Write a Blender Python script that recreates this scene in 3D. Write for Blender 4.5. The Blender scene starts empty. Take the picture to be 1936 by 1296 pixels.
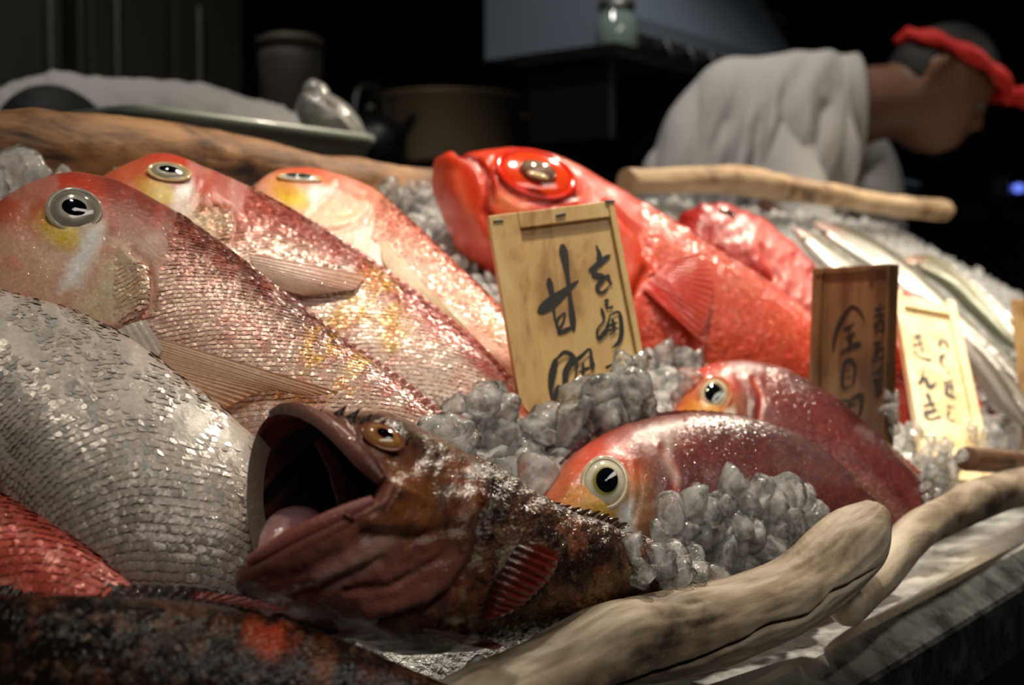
import bpy, bmesh, math, random
import numpy as np
from mathutils import Vector
from mathutils.bvhtree import BVHTree

S = bpy.context.scene
COL = S.collection
random.seed(7)
RNG = np.random.default_rng(7)

# ------------------------------------------------------------------ camera
FPX = 2461.0                                  # focal length for a 1936 px wide frame
AZ, PIT = math.radians(37.6), math.radians(2.4)
CAM = np.array([0.0, 0.0, 1.15])
DIR = np.array([math.cos(AZ)*math.cos(PIT), math.sin(AZ)*math.cos(PIT), -math.sin(PIT)])
RGT = np.array([math.sin(AZ), -math.cos(AZ), 0.0])
UPV = np.cross(RGT, DIR)
cam = bpy.data.cameras.new('camera')
cam.sensor_width = 36.0
cam.lens = 36.0*FPX/1936.0
cam.clip_start = 0.02
cam.dof.use_dof = True
cam.dof.focus_distance = 0.545
cam.dof.aperture_fstop = 9.5
cam_o = bpy.data.objects.new('camera', cam)
COL.objects.link(cam_o)
from mathutils import Matrix
cam_o.matrix_world = Matrix(((RGT[0], UPV[0], -DIR[0], CAM[0]), (RGT[1], UPV[1], -DIR[1], CAM[1]),
                             (RGT[2], UPV[2], -DIR[2], CAM[2]), (0, 0, 0, 1)))
S.camera = cam_o

# ------------------------------------------------------------------ light and exposure
S.view_settings.view_transform = 'Standard'
S.view_settings.look = 'None'
S.view_settings.gamma = 1.0
S.view_settings.use_curve_mapping = False
S.view_settings.exposure = 0.0
world = bpy.data.worlds.new('dark_shop')
S.world = world
world.use_nodes = True
bg = world.node_tree.nodes['Background']
bg.inputs['Color'].default_value = (1.0, 0.93, 0.84, 1)
bg.inputs['Strength'].default_value = 0.012
S.cycles.sample_clamp_indirect = 4.0
S.cycles.transparent_max_bounces = 24
S.cycles.max_bounces = 16


def spot(name, loc, target, power, size, blend, radius, color):
    l = bpy.data.lights.new(name, 'SPOT')
    l.energy = power
    l.spot_size = math.radians(size)
    l.spot_blend = blend
    l.shadow_soft_size = radius
    l.color = color
    o = bpy.data.objects.new(name, l)
    COL.objects.link(o)
    o.location = loc
    o.rotation_euler = (Vector(target) - Vector(loc)).to_track_quat('-Z', 'Y').to_euler()
    return o


WARM = (1.0, 0.88, 0.70)
spot('display_spotlight', (0.62, 0.38, 2.12), (0.74, 0.48, 1.13), 49, 50, 1.0, 0.03, WARM)
spot('display_spotlight.001', (1.50, 0.55, 2.10), (1.20, 0.46, 1.10), 50, 92, 0.7, 0.03, WARM)
spot('display_spotlight.002', (0.26, 0.52, 2.10), (0.36, 0.47, 1.10), 8, 50, 1.0, 0.03, WARM)
spot('pale_sign_boost_spot', (1.30, 0.32, 2.10), (1.12, 0.40, 1.08), 62, 28, 0.5, 0.03, WARM)  # extra narrow spot added to brighten the pale sign
spot('display_spotlight.003', (2.42, 0.20, 2.10), (1.80, 0.48, 1.10), 60, 60, 0.9, 0.04, WARM)
spot('kitchen_spotlight', (1.75, 0.95, 2.6), (2.05, 1.15, 1.2), 33, 80, 1.0, 0.06, (1.0, 0.93, 0.85))
spot('kitchen_spotlight.001', (0.75, 1.10, 2.6), (1.35, 1.65, 1.25), 26, 100, 1.0, 0.06, (1.0, 0.93, 0.85))


def fill_panel(name, loc, sx, sy, power, color):
    l = bpy.data.lights.new(name, 'AREA')
    l.shape = 'RECTANGLE'
    l.size, l.size_y = sx, sy
    l.energy = power
    l.color = color
    o = bpy.data.objects.new(name, l)
    COL.objects.link(o)
    o.location = loc
    return o


fill_panel('aisle_fill_light', (-0.3, -1.3, 2.88), 2.4, 0.6, 26, (1.0, 0.92, 0.82))   # fill light added on the aisle side to lift the dark fronts

# ------------------------------------------------------------------ helpers
def P(x, y, D):
    return CAM + D*(DIR + RGT*((x - 968.0)/FPX) + UPV*((648.0 - y)/FPX))


def ray(x, y):
    return DIR + RGT*((x - 968.0)/FPX) + UPV*((648.0 - y)/FPX)


def proj(q):
    q = np.asarray(q) - CAM
    D = q @ DIR
    return 968 + FPX*(q @ RGT)/D, 648 - FPX*(q @ UPV)/D, D


BZ, BY, BK = 1.0, 0.26, 0.545                 # the sloping ice bank: z = BZ + BK (y - BY)


def bankD(x, y, off=0.0):
    v = ray(x, y)
    return (CAM[2] - BZ - off + BK*BY)/(BK*v[1] - v[2])


def lin(r, g, b):
    return np.array([((c/255.0)/12.92 if c <= 10.3 else ((c/255.0 + 0.055)/1.055)**2.4) for c in (r, g, b)])


def nrm(v):
    v = np.asarray(v, float)
    return v/(np.linalg.norm(v, axis=-1, keepdims=True) + 1e-12)


def sm(a, b, x):
    t = np.clip((x - a)/(b - a + 1e-12), 0, 1)
    return t*t*(3 - 2*t)


def _hash(ix, iy, seed):
    h = np.sin(ix*127.1 + iy*311.7 + seed*74.7)*43758.5453
    return h - np.floor(h)


def vn(x, y, scale=1.0, seed=0, oct=3):
    x = np.asarray(x, float)*scale
    y = np.asarray(y, float)*scale
    out = 0.0
    amp = 0.5
    tot = 0
    for o in range(oct):
        ix, iy = np.floor(x), np.floor(y)
        fx, fy = x - ix, y - iy
        fx = fx*fx*(3 - 2*fx)
        fy = fy*fy*(3 - 2*fy)
        a = _hash(ix, iy, seed + o)
        b = _hash(ix + 1, iy, seed + o)
        c = _hash(ix, iy + 1, seed + o)
        d = _hash(ix + 1, iy + 1, seed + o)
        out = out + amp*((a*(1 - fx) + b*fx)*(1 - fy) + (c*(1 - fx) + d*fx)*fy)
        tot += amp
        amp *= 0.5
        x = x*2.03 + 5.1
        y = y*2.03 + 1.7
    return out/tot


def polyd(px, py, pts):
    """distance in px to a polyline"""
    best = np.full(np.shape(px), 1e9)
    for (x0, y0), (x1, y1) in zip(pts[:-1], pts[1:]):
        dx, dy = x1 - x0, y1 - y0
        t = np.clip(((px - x0)*dx + (py - y0)*dy)/(dx*dx + dy*dy + 1e-9), 0, 1)
        best = np.minimum(best, np.hypot(px - x0 - t*dx, py - y0 - t*dy))
    return best


def inpoly(px, py, pts):
    px = np.asarray(px, float)
    py = np.asarray(py, float)
    c = np.zeros(px.shape, bool)
    n = len(pts)
    for i in range(n):
        x0, y0 = pts[i]
        x1, y1 = pts[(i + 1) % n]
        if y0 == y1:
            continue
        c ^= ((y0 > py) != (y1 > py)) & (px < (x1 - x0)*(py - y0)/(y1 - y0) + x0)
    return c


def soft(px, py, pts, w):
    """soft polygon mask, 1 inside"""
    d = polyd(px, py, pts + [pts[0]])
    return np.where(inpoly(px, py, pts), 0.5 + 0.5*np.clip(d/w, 0, 1), 0.5 - 0.5*np.clip(d/w, 0, 1))


def blob(px, py, cx, cy, rx, ry, ang=0.0, edge=0.5):
    a = math.radians(ang)
    dx, dy = px - cx, py - cy
    u = (dx*math.cos(a) + dy*math.sin(a))/rx
    v = (-dx*math.sin(a) + dy*math.cos(a))/ry
    return 1 - sm(1 - edge, 1 + edge, np.hypot(u, v))


def cr(pts, ts, par=None):
    """smooth interpolation of rows of pts at ts in 0..1 (non-uniform Catmull-Rom)"""
    pts = np.asarray(pts, float)
    n = len(pts)
    if par is None:
        par = np.concatenate([[0], np.cumsum(np.linalg.norm(np.diff(pts[:, :2], axis=0), axis=1) + 1e-9)])
    par = par/par[-1]
    sl = np.diff(pts, axis=0)/np.diff(par)[:, None]
    m = np.zeros_like(pts)
    m[0], m[-1] = sl[0], sl[-1]
    for i in range(1, n - 1):
        h0, h1 = par[i] - par[i-1], par[i+1] - par[i]
        m[i] = (sl[i-1]*h1 + sl[i]*h0)/(h0 + h1)
    k = np.clip(np.searchsorted(par, ts, side='right') - 1, 0, n - 2)
    h = (par[k+1] - par[k])[:, None]
    t = ((ts - par[k])/(par[k+1] - par[k]))[:, None]
    return ((2*t**3 - 3*t**2 + 1)*pts[k] + (t**3 - 2*t**2 + t)*h*m[k]
            + (-2*t**3 + 3*t**2)*pts[k+1] + (t**3 - t**2)*h*m[k+1])


def mesh(name, verts, faces, mat, parent=None, col=None, smooth=True, origin=None):
    verts = np.asarray(verts, float)
    if parent is not None:
        org = np.array(parent['org'])
    elif origin is not None:
        org = np.asarray(origin, float)
    else:
        org = np.array([verts[:, 0].mean(), verts[:, 1].mean(), verts[:, 2].min()])
    me = bpy.data.meshes.new(name)
    me.from_pydata((verts - org).tolist(), [], [list(map(int, f)) for f in faces])
    if smooth:
        me.polygons.foreach_set('use_smooth', [True]*len(me.polygons))
    if col is not None:
        at = me.color_attributes.new('Col', 'FLOAT_COLOR', 'POINT')
        c4 = np.ones((len(verts), 4), np.float32)
        c4[:, :3] = col
        at.data.foreach_set('color', c4.ravel())
    me.materials.append(mat)
    me.update()
    o = bpy.data.objects.new(name, me)
    COL.objects.link(o)
    if parent is None:
        o.location = org
    else:
        o.parent = parent
    o['org'] = [float(c) for c in org]
    return o


def thing(name, label, cat, loc, group=None):
    o = bpy.data.objects.new(name, None)
    o.empty_display_size = 0.02
    COL.objects.link(o)
    o.location = [float(c) for c in loc]
    o['org'] = [float(c) for c in loc]
    o['label'] = label
    o['category'] = cat
    if group:
        o['group'] = group
    return o


def tag(o, label, cat, group=None, kind=None):
    o['label'] = label
    if cat:
        o['category'] = cat
    if group:
        o['group'] = group
    if kind:
        o['kind'] = kind
    return o


# ------------------------------------------------------------------ materials
def newmat(name):
    m = bpy.data.materials.new(name)
    m.use_nodes = True
    nt = m.node_tree
    b = nt.nodes['Principled BSDF']
    return m, nt, b


def N(nt, typ, **kw):
    n = nt.nodes.new(typ)
    for k, v in kw.items():
        if k in ('operation', 'blend_type', 'data_type', 'feature', 'attribute_name', 'noise_dimensions', 'bands_direction', 'wave_type'):
            setattr(n, k, v)
        else:
            n.inputs[k].default_value = v
    return n


def bump(nt, b, scale, strength, dist=0.001, detail=3.0, stretch=None):
    tc = nt.nodes.new('ShaderNodeTexCoord')
    nz = N(nt, 'ShaderNodeTexNoise', Scale=scale, Detail=detail)
    if stretch:
        mp = nt.nodes.new('ShaderNodeMapping')
        mp.inputs['Scale'].default_value = stretch
        nt.links.new(tc.outputs['Object'], mp.inputs['Vector'])
        nt.links.new(mp.outputs['Vector'], nz.inputs['Vector'])
    else:
        nt.links.new(tc.outputs['Object'], nz.inputs['Vector'])
    bp = N(nt, 'ShaderNodeBump', Strength=strength, Distance=dist)
    nt.links.new(nz.outputs['Fac'], bp.inputs['Height'])
    nt.links.new(bp.outputs['Normal'], b.inputs['Normal'])
    return nz


def skin_mat(name, rough=0.3, coat=0.5, bscale=700, bstr=0.35, metallic=0.0, sss=0.0, alpha=1.0, glint=0.45):
    m, nt, b = newmat(name)
    at = N(nt, 'ShaderNodeAttribute', attribute_name='Col')
    nz = bump(nt, b, bscale, bstr, 0.0006)
    mx = N(nt, 'ShaderNodeMix', data_type='RGBA', blend_type='MULTIPLY')
    rmp = nt.nodes.new('ShaderNodeValToRGB')
    rmp.color_ramp.elements[0].color = (0.86, 0.85, 0.85, 1)
    rmp.color_ramp.elements[1].color = (1.06, 1.06, 1.06, 1)
    rmp.color_ramp.elements[0].position = 0.3
    rmp.color_ramp.elements[1].position = 0.65
    nt.links.new(nz.outputs['Fac'], rmp.inputs['Fac'])
    mx.inputs[0].default_value = 1.0
    nt.links.new(at.outputs['Color'], mx.inputs[6])
    nt.links.new(rmp.outputs['Color'], mx.inputs[7])
    nt.links.new(mx.outputs[2], b.inputs['Base Color'])
    b.inputs['Roughness'].default_value = rough
    b.inputs['Specular IOR Level'].default_value = 0.3
    b.inputs['Coat Weight'].default_value = coat
    b.inputs['Coat Roughness'].default_value = 0.06
    tc2 = nt.nodes.new('ShaderNodeTexCoord')
    nz2 = N(nt, 'ShaderNodeTexNoise', Scale=380.0, Detail=2.0)
    nt.links.new(tc2.outputs['Object'], nz2.inputs['Vector'])
    bp2 = N(nt, 'ShaderNodeBump', Strength=glint, Distance=0.0016)
    nt.links.new(nz2.outputs['Fac'], bp2.inputs['Height'])
    nt.links.new(bp2.outputs['Normal'], b.inputs['Coat Normal'])
    b.inputs['Metallic'].default_value = metallic
    b.inputs['Alpha'].default_value = alpha
    if sss:
        b.inputs['Subsurface Weight'].default_value = sss
        b.inputs['Subsurface Radius'].default_value = (0.006, 0.003, 0.002)
        b.inputs['Subsurface Scale'].default_value = 1.0
    return m


def plain(name, rgb, rough=0.5, metallic=0.0, coat=0.0, bscale=0, bstr=0.3, bdist=0.001, spec=0.5):
    m, nt, b = newmat(name)
    b.inputs['Base Color'].default_value = (*rgb, 1)
    b.inputs['Roughness'].default_value = rough
    b.inputs['Metallic'].default_value = metallic
    b.inputs['Coat Weight'].default_value = coat
    b.inputs['Specular IOR Level'].default_value = spec
    if bscale:
        bump(nt, b, bscale, bstr, bdist)
    return m


M_SKIN = skin_mat('fish_skin_wet', 0.38, 0.5, 500, 0.30, glint=0.95)
M_SCALE = skin_mat('fish_scales_wet', 0.30, 0.55, 900, 0.15, metallic=0.12, glint=.8)
M_FIN = skin_mat('fin_membrane', 0.30, 0.8, 600, 0.25, alpha=0.80)
M_DARK = skin_mat('rockfish_skin', 0.27, 0.22, 900, 0.55, glint=1.0)
M_EYE = skin_mat('fish_eye', 0.15, 1.0, 300, 0.03, glint=0.0)
M_STAPLE = plain('dull_staple_wire', (0.10, 0.10, 0.10), 0.45, 0.8)
M_PUPIL = plain('fish_pupil', (0.004, 0.004, 0.005), 0.06, coat=1.0)
M_INK = plain('brush_ink', (0.012, 0.011, 0.010), 0.6)


def wood_mat(name, c0, c1, c2, scale, stretch, rough=0.6, bstr=0.4, bdist=0.0015, bscale=None):
    m, nt, b = newmat(name)
    tc = nt.nodes.new('ShaderNodeTexCoord')
    mp = nt.nodes.new('ShaderNodeMapping')
    mp.inputs['Scale'].default_value = stretch
    nt.links.new(tc.outputs['Object'], mp.inputs['Vector'])
    nz = N(nt, 'ShaderNodeTexNoise', Scale=scale, Detail=6.0, Roughness=0.62, Distortion=0.6)
    nt.links.new(mp.outputs['Vector'], nz.inputs['Vector'])
    n2 = N(nt, 'ShaderNodeTexNoise', Scale=scale*0.35, Detail=4.0)
    nt.links.new(tc.outputs['Object'], n2.inputs['Vector'])
    ad = N(nt, 'ShaderNodeMath', operation='MULTIPLY_ADD')
    ad.inputs[1].default_value = 0.55
    nt.links.new(nz.outputs['Fac'], ad.inputs[0])
    ml = N(nt, 'ShaderNodeMath', operation='MULTIPLY')
    ml.inputs[1].default_value = 0.45
    nt.links.new(n2.outputs['Fac'], ml.inputs[0])
    nt.links.new(ml.outputs[0], ad.inputs[2])
    rp = nt.nodes.new('ShaderNodeValToRGB')
    e = rp.color_ramp.elements
    e[0].position, e[1].position = 0.39, 0.60
    e[0].color, e[1].color = (*c0, 1), (*c2, 1)
    k = e.new(0.47)
    k.color = (*c1, 1)
    nt.links.new(ad.outputs[0], rp.inputs['Fac'])
    nt.links.new(rp.outputs['Color'], b.inputs['Base Color'])
    bp = N(nt, 'ShaderNodeBump', Strength=bstr, Distance=bdist)
    nt.links.new(nz.outputs['Fac'], bp.inputs['Height'])
    nt.links.new(bp.outputs['Normal'], b.inputs['Normal'])
    b.inputs['Roughness'].default_value = rough
    return m


M_DRIFT = wood_mat('driftwood_grey', lin(66, 52, 41), lin(142, 124, 102), lin(196, 182, 160), 40, (0.35, 1, 1), 0.62, 0.7, 0.0012)
M_LOGB = wood_mat('driftwood_brown', lin(30, 19, 12), lin(116, 80, 48), lin(168, 124, 80), 46, (0.35, 1.0, 1.0), 0.65, 0.9, 0.003)
M_SIGN = wood_mat('cedar_sign_wood', lin(166, 124, 72), lin(206, 168, 106), lin(222, 190, 130), 60, (1, 1, 0.05), 0.55, 0.15, 0.0004)
def steel_mat():
    m, nt, b = newmat('brushed_steel')
    tc = nt.nodes.new('ShaderNodeTexCoord')
    nz = N(nt, 'ShaderNodeTexNoise', Scale=38.0, Detail=6.0, Roughness=0.7)
    nt.links.new(tc.outputs['Object'], nz.inputs['Vector'])
    mr = N(nt, 'ShaderNodeMapRange')
    for k, v in (('From Min', .38), ('From Max', .62), ('To Min', .24), ('To Max', .40)):
        mr.inputs[k].default_value = v
    nt.links.new(nz.outputs['Fac'], mr.inputs['Value'])
    nt.links.new(mr.outputs['Result'], b.inputs['Roughness'])
    b.inputs['Base Color'].default_value = (0.66, 0.67, 0.66, 1)
    b.inputs['Metallic'].default_value = 1.0
    return m


M_STEEL = steel_mat()


def ice_mat(name, scat, trans, bstr):
    """clear ice: sharp surface reflection over part refraction, part straight-through light, part milky scatter"""
    m, nt, b = newmat(name)
    out = nt.nodes['Material Output']
    tc = nt.nodes.new('ShaderNodeTexCoord')
    nz = N(nt, 'ShaderNodeTexNoise', Scale=2.2, Detail=3.0)
    nt.links.new(tc.outputs['Object'], nz.inputs['Vector'])
    bp = N(nt, 'ShaderNodeBump', Strength=bstr, Distance=0.12)
    nt.links.new(nz.outputs['Fac'], bp.inputs['Height'])
    rf = N(nt, 'ShaderNodeBsdfRefraction', Roughness=0.03, IOR=1.31)
    rf.inputs['Color'].default_value = (1, 1, 1, 1)
    gs = N(nt, 'ShaderNodeBsdfGlossy', Roughness=0.11)
    tr = nt.nodes.new('ShaderNodeBsdfTransparent')
    tr.inputs['Color'].default_value = (0.985, 0.99, 0.995, 1)
    tl = nt.nodes.new('ShaderNodeBsdfTranslucent')
    tl.inputs['Color'].default_value = (0.97, 0.965, 0.955, 1)
    d2 = nt.nodes.new('ShaderNodeBsdfDiffuse')
    d2.inputs['Color'].default_value = (0.96, 0.95, 0.94, 1)
    for n in (rf, gs):
        nt.links.new(bp.outputs['Normal'], n.inputs['Normal'])
    m0 = nt.nodes.new('ShaderNodeMixShader')
    m0.inputs[0].default_value = 0.45
    nt.links.new(tl.outputs[0], m0.inputs[1])
    nt.links.new(d2.outputs[0], m0.inputs[2])
    m1 = nt.nodes.new('ShaderNodeMixShader')
    m1.inputs[0].default_value = trans
    nt.links.new(rf.outputs[0], m1.inputs[1])
    nt.links.new(tr.outputs[0], m1.inputs[2])
    m2 = nt.nodes.new('ShaderNodeMixShader')
    rp = nt.nodes.new('ShaderNodeMapRange')
    rp.inputs['From Min'].default_value = 0.38
    rp.inputs['From Max'].default_value = 0.70
    rp.inputs['To Min'].default_value = scat[0]
    rp.inputs['To Max'].default_value = scat[1]
    n2 = N(nt, 'ShaderNodeTexNoise', Scale=1.3, Detail=3.0)
    nt.links.new(tc.outputs['Object'], n2.inputs['Vector'])
    nt.links.new(n2.outputs['Fac'], rp.inputs['Value'])
    nt.links.new(rp.outputs['Result'], m2.inputs[0])
    nt.links.new(m1.outputs[0], m2.inputs[1])
    nt.links.new(m0.outputs[0], m2.inputs[2])
    fr = N(nt, 'ShaderNodeFresnel', IOR=1.42)
    nt.links.new(bp.outputs['Normal'], fr.inputs['Normal'])
    m3 = nt.nodes.new('ShaderNodeMixShader')
    nt.links.new(fr.outputs[0], m3.inputs[0])
    nt.links.new(m2.outputs[0], m3.inputs[1])
    nt.links.new(gs.outputs[0], m3.inputs[2])
    nt.links.new(m3.outputs[0], out.inputs['Surface'])
    return m


M_ICE = ice_mat('clear_ice', (0.10, 0.80), 0.92, 0.20)
M_CRUSH = ice_mat('crushed_ice', (0.75, 0.97), 0.8, 0.2)
M_ICEBED = plain('packed_ice', lin(222, 225, 226), 0.25, coat=0.6, bscale=260, bstr=0.9, bdist=0.004)

SOLIDS = []                                   # BVH trees that loose ice can rest on


def solid(verts, faces):
    SOLIDS.append(BVHTree.FromPolygons([tuple(map(float, v)) for v in verts], [tuple(map(int, f)) for f in faces]))


def hitD(x, y, far=5.0, skip=None):
    v = ray(x, y)
    L = np.linalg.norm(v)
    best = far
    for b in SOLIDS:
        if b is skip:
            continue
        h = b.ray_cast(Vector(CAM), Vector(v/L))
        if h[0] is not None:
            best = min(best, h[3]/L)
    return best


def gridfaces(n, m, wrap=False, base=0):
    f = []
    for i in range(n - 1):
        for j in range(m if wrap else m - 1):
            j2 = (j + 1) % m
            f.append((base + i*m + j, base + i*m + j2, base + (i+1)*m + j2, base + (i+1)*m + j))
    return f


def box(o, ex, ey, ez, a, b):
    """corner verts of a box in a local frame"""
    vs = [o + ex*x + ey*y + ez*z for x in (a[0], b[0]) for y in (a[1], b[1]) for z in (a[2], b[2])]
    fs = [(0, 1, 3, 2), (4, 6, 7, 5), (0, 4, 5, 1), (2, 3, 7, 6), (0, 2, 6, 4), (1, 5, 7, 3)]
    return vs, fs


def bevbox(name, o, ex, ey, ez, a, b, mat, parent=None, bev=0.0006, seg=2):
    vs, fs = box(np.asarray(o, float), ex, ey, ez, a, b)
    ob = mesh(name, vs, fs, mat, parent, smooth=False)
    bm = bmesh.new()
    bm.from_mesh(ob.data)
    bmesh.ops.recalc_face_normals(bm, faces=bm.faces)
    bmesh.ops.bevel(bm, geom=bm.edges[:], offset=bev, segments=seg, affect='EDGES', profile=0.5)
    bm.to_mesh(ob.data)
    bm.free()
    return ob
# ================================================================== the stall
X_, Y_, Z_ = np.array([1., 0, 0]), np.array([0, 1., 0]), np.array([0, 0, 1.])

# steel tray rim along the front, extruded along x
def extrude_x(name, prof, x0, x1, mat, closed=False, n=2):
    pr = np.array(prof)
    vs = [(x, p[0], p[1]) for x in np.linspace(x0, x1, n) for p in pr]
    fs = gridfaces(n, len(pr), wrap=closed)
    if closed:
        fs.append(tuple(range(len(pr))))
        fs.append(tuple(range((n-1)*len(pr), n*len(pr)))[::-1])
    return mesh(name, vs, fs, mat, smooth=False)


prof = [(0.315, 0.974), (0.276, 0.980), (0.2545, 0.9815), (0.2505, 0.9800), (0.2335, 0.9690), (0.2315, 0.9670), (0.2315, 0.930), (0.2340, 0.930),
        (0.2345, 0.9640), (0.2525, 0.9755), (0.276, 0.976), (0.315, 0.970)]
rim = extrude_x('steel_rim', prof, -0.3, 3.2, M_STEEL, True)
tag(rim, 'brushed steel rim running along the front edge of the fish display', 'steel rim')
M_COUNTER = plain('counter_black_panel', lin(26, 27, 33), 0.25, coat=0.3)
front = extrude_x('counter_front', [(0.2346, 0.9535), (0.2346, 0.0), (0.80, 0.0), (0.80, 0.9), (0.33, 0.9), (0.33, .95)], -0.3, 3.2, M_COUNTER, True)
tag(front, 'dark glossy counter front below the steel rim', 'counter', kind='structure')

# packed ice under everything
nx, ny = 420, 90
xs = np.linspace(0.0, 2.45, nx)
ys = np.linspace(0.322, 0.735, ny)
XX, YY = np.meshgrid(xs, ys, indexing='ij')
ZZ = BZ + BK*(YY - BY) - 0.020
ZZ = ZZ - sm(0.35, 0.322, YY)*0.03
ZZ = ZZ - 0.035*sm(0.50, 0.36, XX)*sm(.47, .40, YY)
# the far right of the bank falls away in a rounded shoulder
ZZ = ZZ - 0.16*sm(1.75, 2.4, XX)**1.3
ZZ = ZZ + 0.012*(vn(XX, YY, 45, 3, 2) - 0.5) + 0.010*(vn(XX, YY, 110, 5, 2) - 0.5)
V = np.stack([XX, YY, ZZ], -1).reshape(-1, 3)
Fb = gridfaces(nx, ny)
bed = mesh('crushed_ice_bed', V, Fb, M_ICEBED)
tag(bed, 'packed bed of crushed ice that the fish lie on', 'ice', kind='stuff')
solid(V[:, :], Fb)


def log(name, label, pts, mat, seed, lump=0.10, m=40, n=120, ends=(0.3, 0.3), cut=(False, False), crack=None, flat=0.0):
    """pts rows: px, py, depth, radius in metres"""
    C3 = np.array([np.append(P(p[0], p[1], p[2]), p[3]) for p in pts])
    par = np.concatenate([[0], np.cumsum(np.linalg.norm(np.diff(C3[:, :3], axis=0), axis=1))])
    ts = np.linspace(0, 1, n)
    c = cr(C3, ts, par)
    L = par[-1]
    ctr, rad = c[:, :3], c[:, 3].copy()
    tan = nrm(np.gradient(ctr, axis=0))
    a = nrm(np.cross(tan, Z_))
    b = np.cross(a, tan)
    th = np.linspace(0, 2*np.pi, m, endpoint=False)
    sx = ts*L
    R = np.zeros((n, m))
    for j, t in enumerate(th):
        R[:, j] = rad*(1 + lump*2*(vn(sx*18 + 3*seed, np.full(n, 1.3*math.cos(t) + 1.5), 1.2, seed, 3) - 0.5)
                       + lump*1.4*(vn(sx*14 + 9*seed, np.full(n, 1.3*math.sin(t) + 4.5), 1.2, seed + 4, 3) - 0.5)
                       + 0.03*(vn(sx*30, np.full(n, t*7), 1, seed + 8, 2) - 0.5))
    if crack is not None:
        cth = crack[0] + 0.25*np.sin(sx*30 + 1) + 0.18*(vn(sx*40, sx*0, 1, seed + 2, 3) - 0.5)*2
        for j, t in enumerate(th):
            dd = np.abs((t - cth + np.pi) % (2*np.pi) - np.pi)
            w = sm(crack[1], crack[1] + 0.1, ts)*sm(crack[2], crack[2] - 0.1, ts)
            R[:, j] -= rad*0.30*w*np.exp(-(dd/0.055)**2)
            R[:, j] -= rad*crack[3]*w*sm(0.0, 0.5, ((cth - t + np.pi) % (2*np.pi) - np.pi))*sm(1.6, 0.9, dd)
    V = ctr[:, None, :] + R[..., None]*(np.cos(th)[None, :, None]*a[:, None, :] + np.sin(th)[None, :, None]*b[:, None, :])
    vs = list(V.reshape(-1, 3))
    fs = gridfaces(n, m, True)
    for e, (i, sgn) in enumerate(((0, -1), (n-1, 1))):       # rounded ends
        base = i*m
        prev = base
        r0 = rad[i]
        steps = 2 if cut[e] else 6
        for k in range(1, steps + 1):
            ph = k/steps*math.pi/2
            sc = (0.93 if k == 1 else 0.05) if cut[e] else math.cos(ph)*0.97 + 0.01
            ad = 0.04 if cut[e] else math.sin(ph)*ends[e]*2
            st = len(vs)
            for j in range(m):
                vs.append(ctr[i] + (V[i, j] - ctr[i])*sc + tan[i]*sgn*r0*ad)
            for j in range(m):
                j2 = (j+1) % m
                q = (prev + j, prev + j2, st + j2, st + j)
                fs.append(q if sgn > 0 else q[::-1])
            prev = st
        fs.append(tuple(prev + j for j in (range(m) if sgn > 0 else range(m-1, -1, -1))))
    o = mesh(name, vs, fs, mat)
    tag(o, label, 'driftwood')
    solid(vs, fs)
    return o


log('driftwood_log', 'long brown weathered driftwood log behind the three pale pink fish',
    [(-120, 285, .73, .026), (60, 285, .77, .024), (240, 292, .83, .0235), (420, 318, .90, .024), (560, 345, .95, .024), (700, 357, 1.01, .021), (830, 372, 1.07, .022), (940, 385, 1.12, .02)],
    M_LOGB, 1, 0.12)
log('driftwood_log', 'pale driftwood log behind the crushed ice, below the chef with the red headband',
    [(1185, 345, 1.30, .0125), (1260, 342, 1.36, .0135), (1400, 341, 1.47, .0165), (1500, 358, 1.58, .0152), (1600, 374, 1.70, .0142), (1700, 390, 1.83, .0148), (1785, 398, 1.96, .0165)],
    wood_mat('driftwood_tan', lin(96, 66, 44), lin(176, 142, 104), lin(206, 176, 136), 22, (0.6, 1, 1), 0.6, 0.5), 5, 0.14, ends=(0.1, 0.3), cut=(True, False))
log('driftwood_log', 'grey cracked driftwood branch with a rounded raised end, in front of the ice',
    [(760, 1440, .41, .0165), (900, 1352, .44, .0165), (1030, 1288, .468, .0160), (1150, 1222, .498, .0165), (1265, 1203, .528, .0178), (1404, 1163, .560, .0172), (1500, 1120, .585, .0170), (1570, 1068, .604, .0178), (1620, 1018, .620, .0160), (1650, 982, .632, .0100)],
    M_DRIFT, 9, 0.11, ends=(0.42, 0.30), crack=(5.95, 0.12, 0.92, 0.0), n=190, m=150)
log('driftwood_log', 'slimmer grey driftwood branch lying between the cracked branch and the steel rim',
    [(1600, 1150, .62, .009), (1660, 1090, .66, .0105), (1720, 1020, .70, .0105), (1800, 968, .76, .0115), (1880, 935, .83, .0125), (1960, 915, .92, .013), (2060, 890, 1.02, .013)],
    M_DRIFT, 14, 0.12)
log('driftwood_log', 'short dark-ended driftwood stump at the right edge of the display',
    [(1828, 868, .86, .0085), (1880, 872, .90, .0085), (1960, 880, .97, .009), (2080, 872, 1.08, .010)],
    wood_mat('driftwood_dark', lin(52, 32, 22), lin(110, 76, 52), lin(150, 118, 88), 26, (0.5, 1, 1), 0.6, 0.5), 21, 0.08, cut=(True, False))


# ------------------------------------------------------------------ wooden signs
def plane_hit(o, n, x, y):
    v = ray(x, y)
    return CAM + v*(((o - CAM) @ n)/(v @ n))


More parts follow.
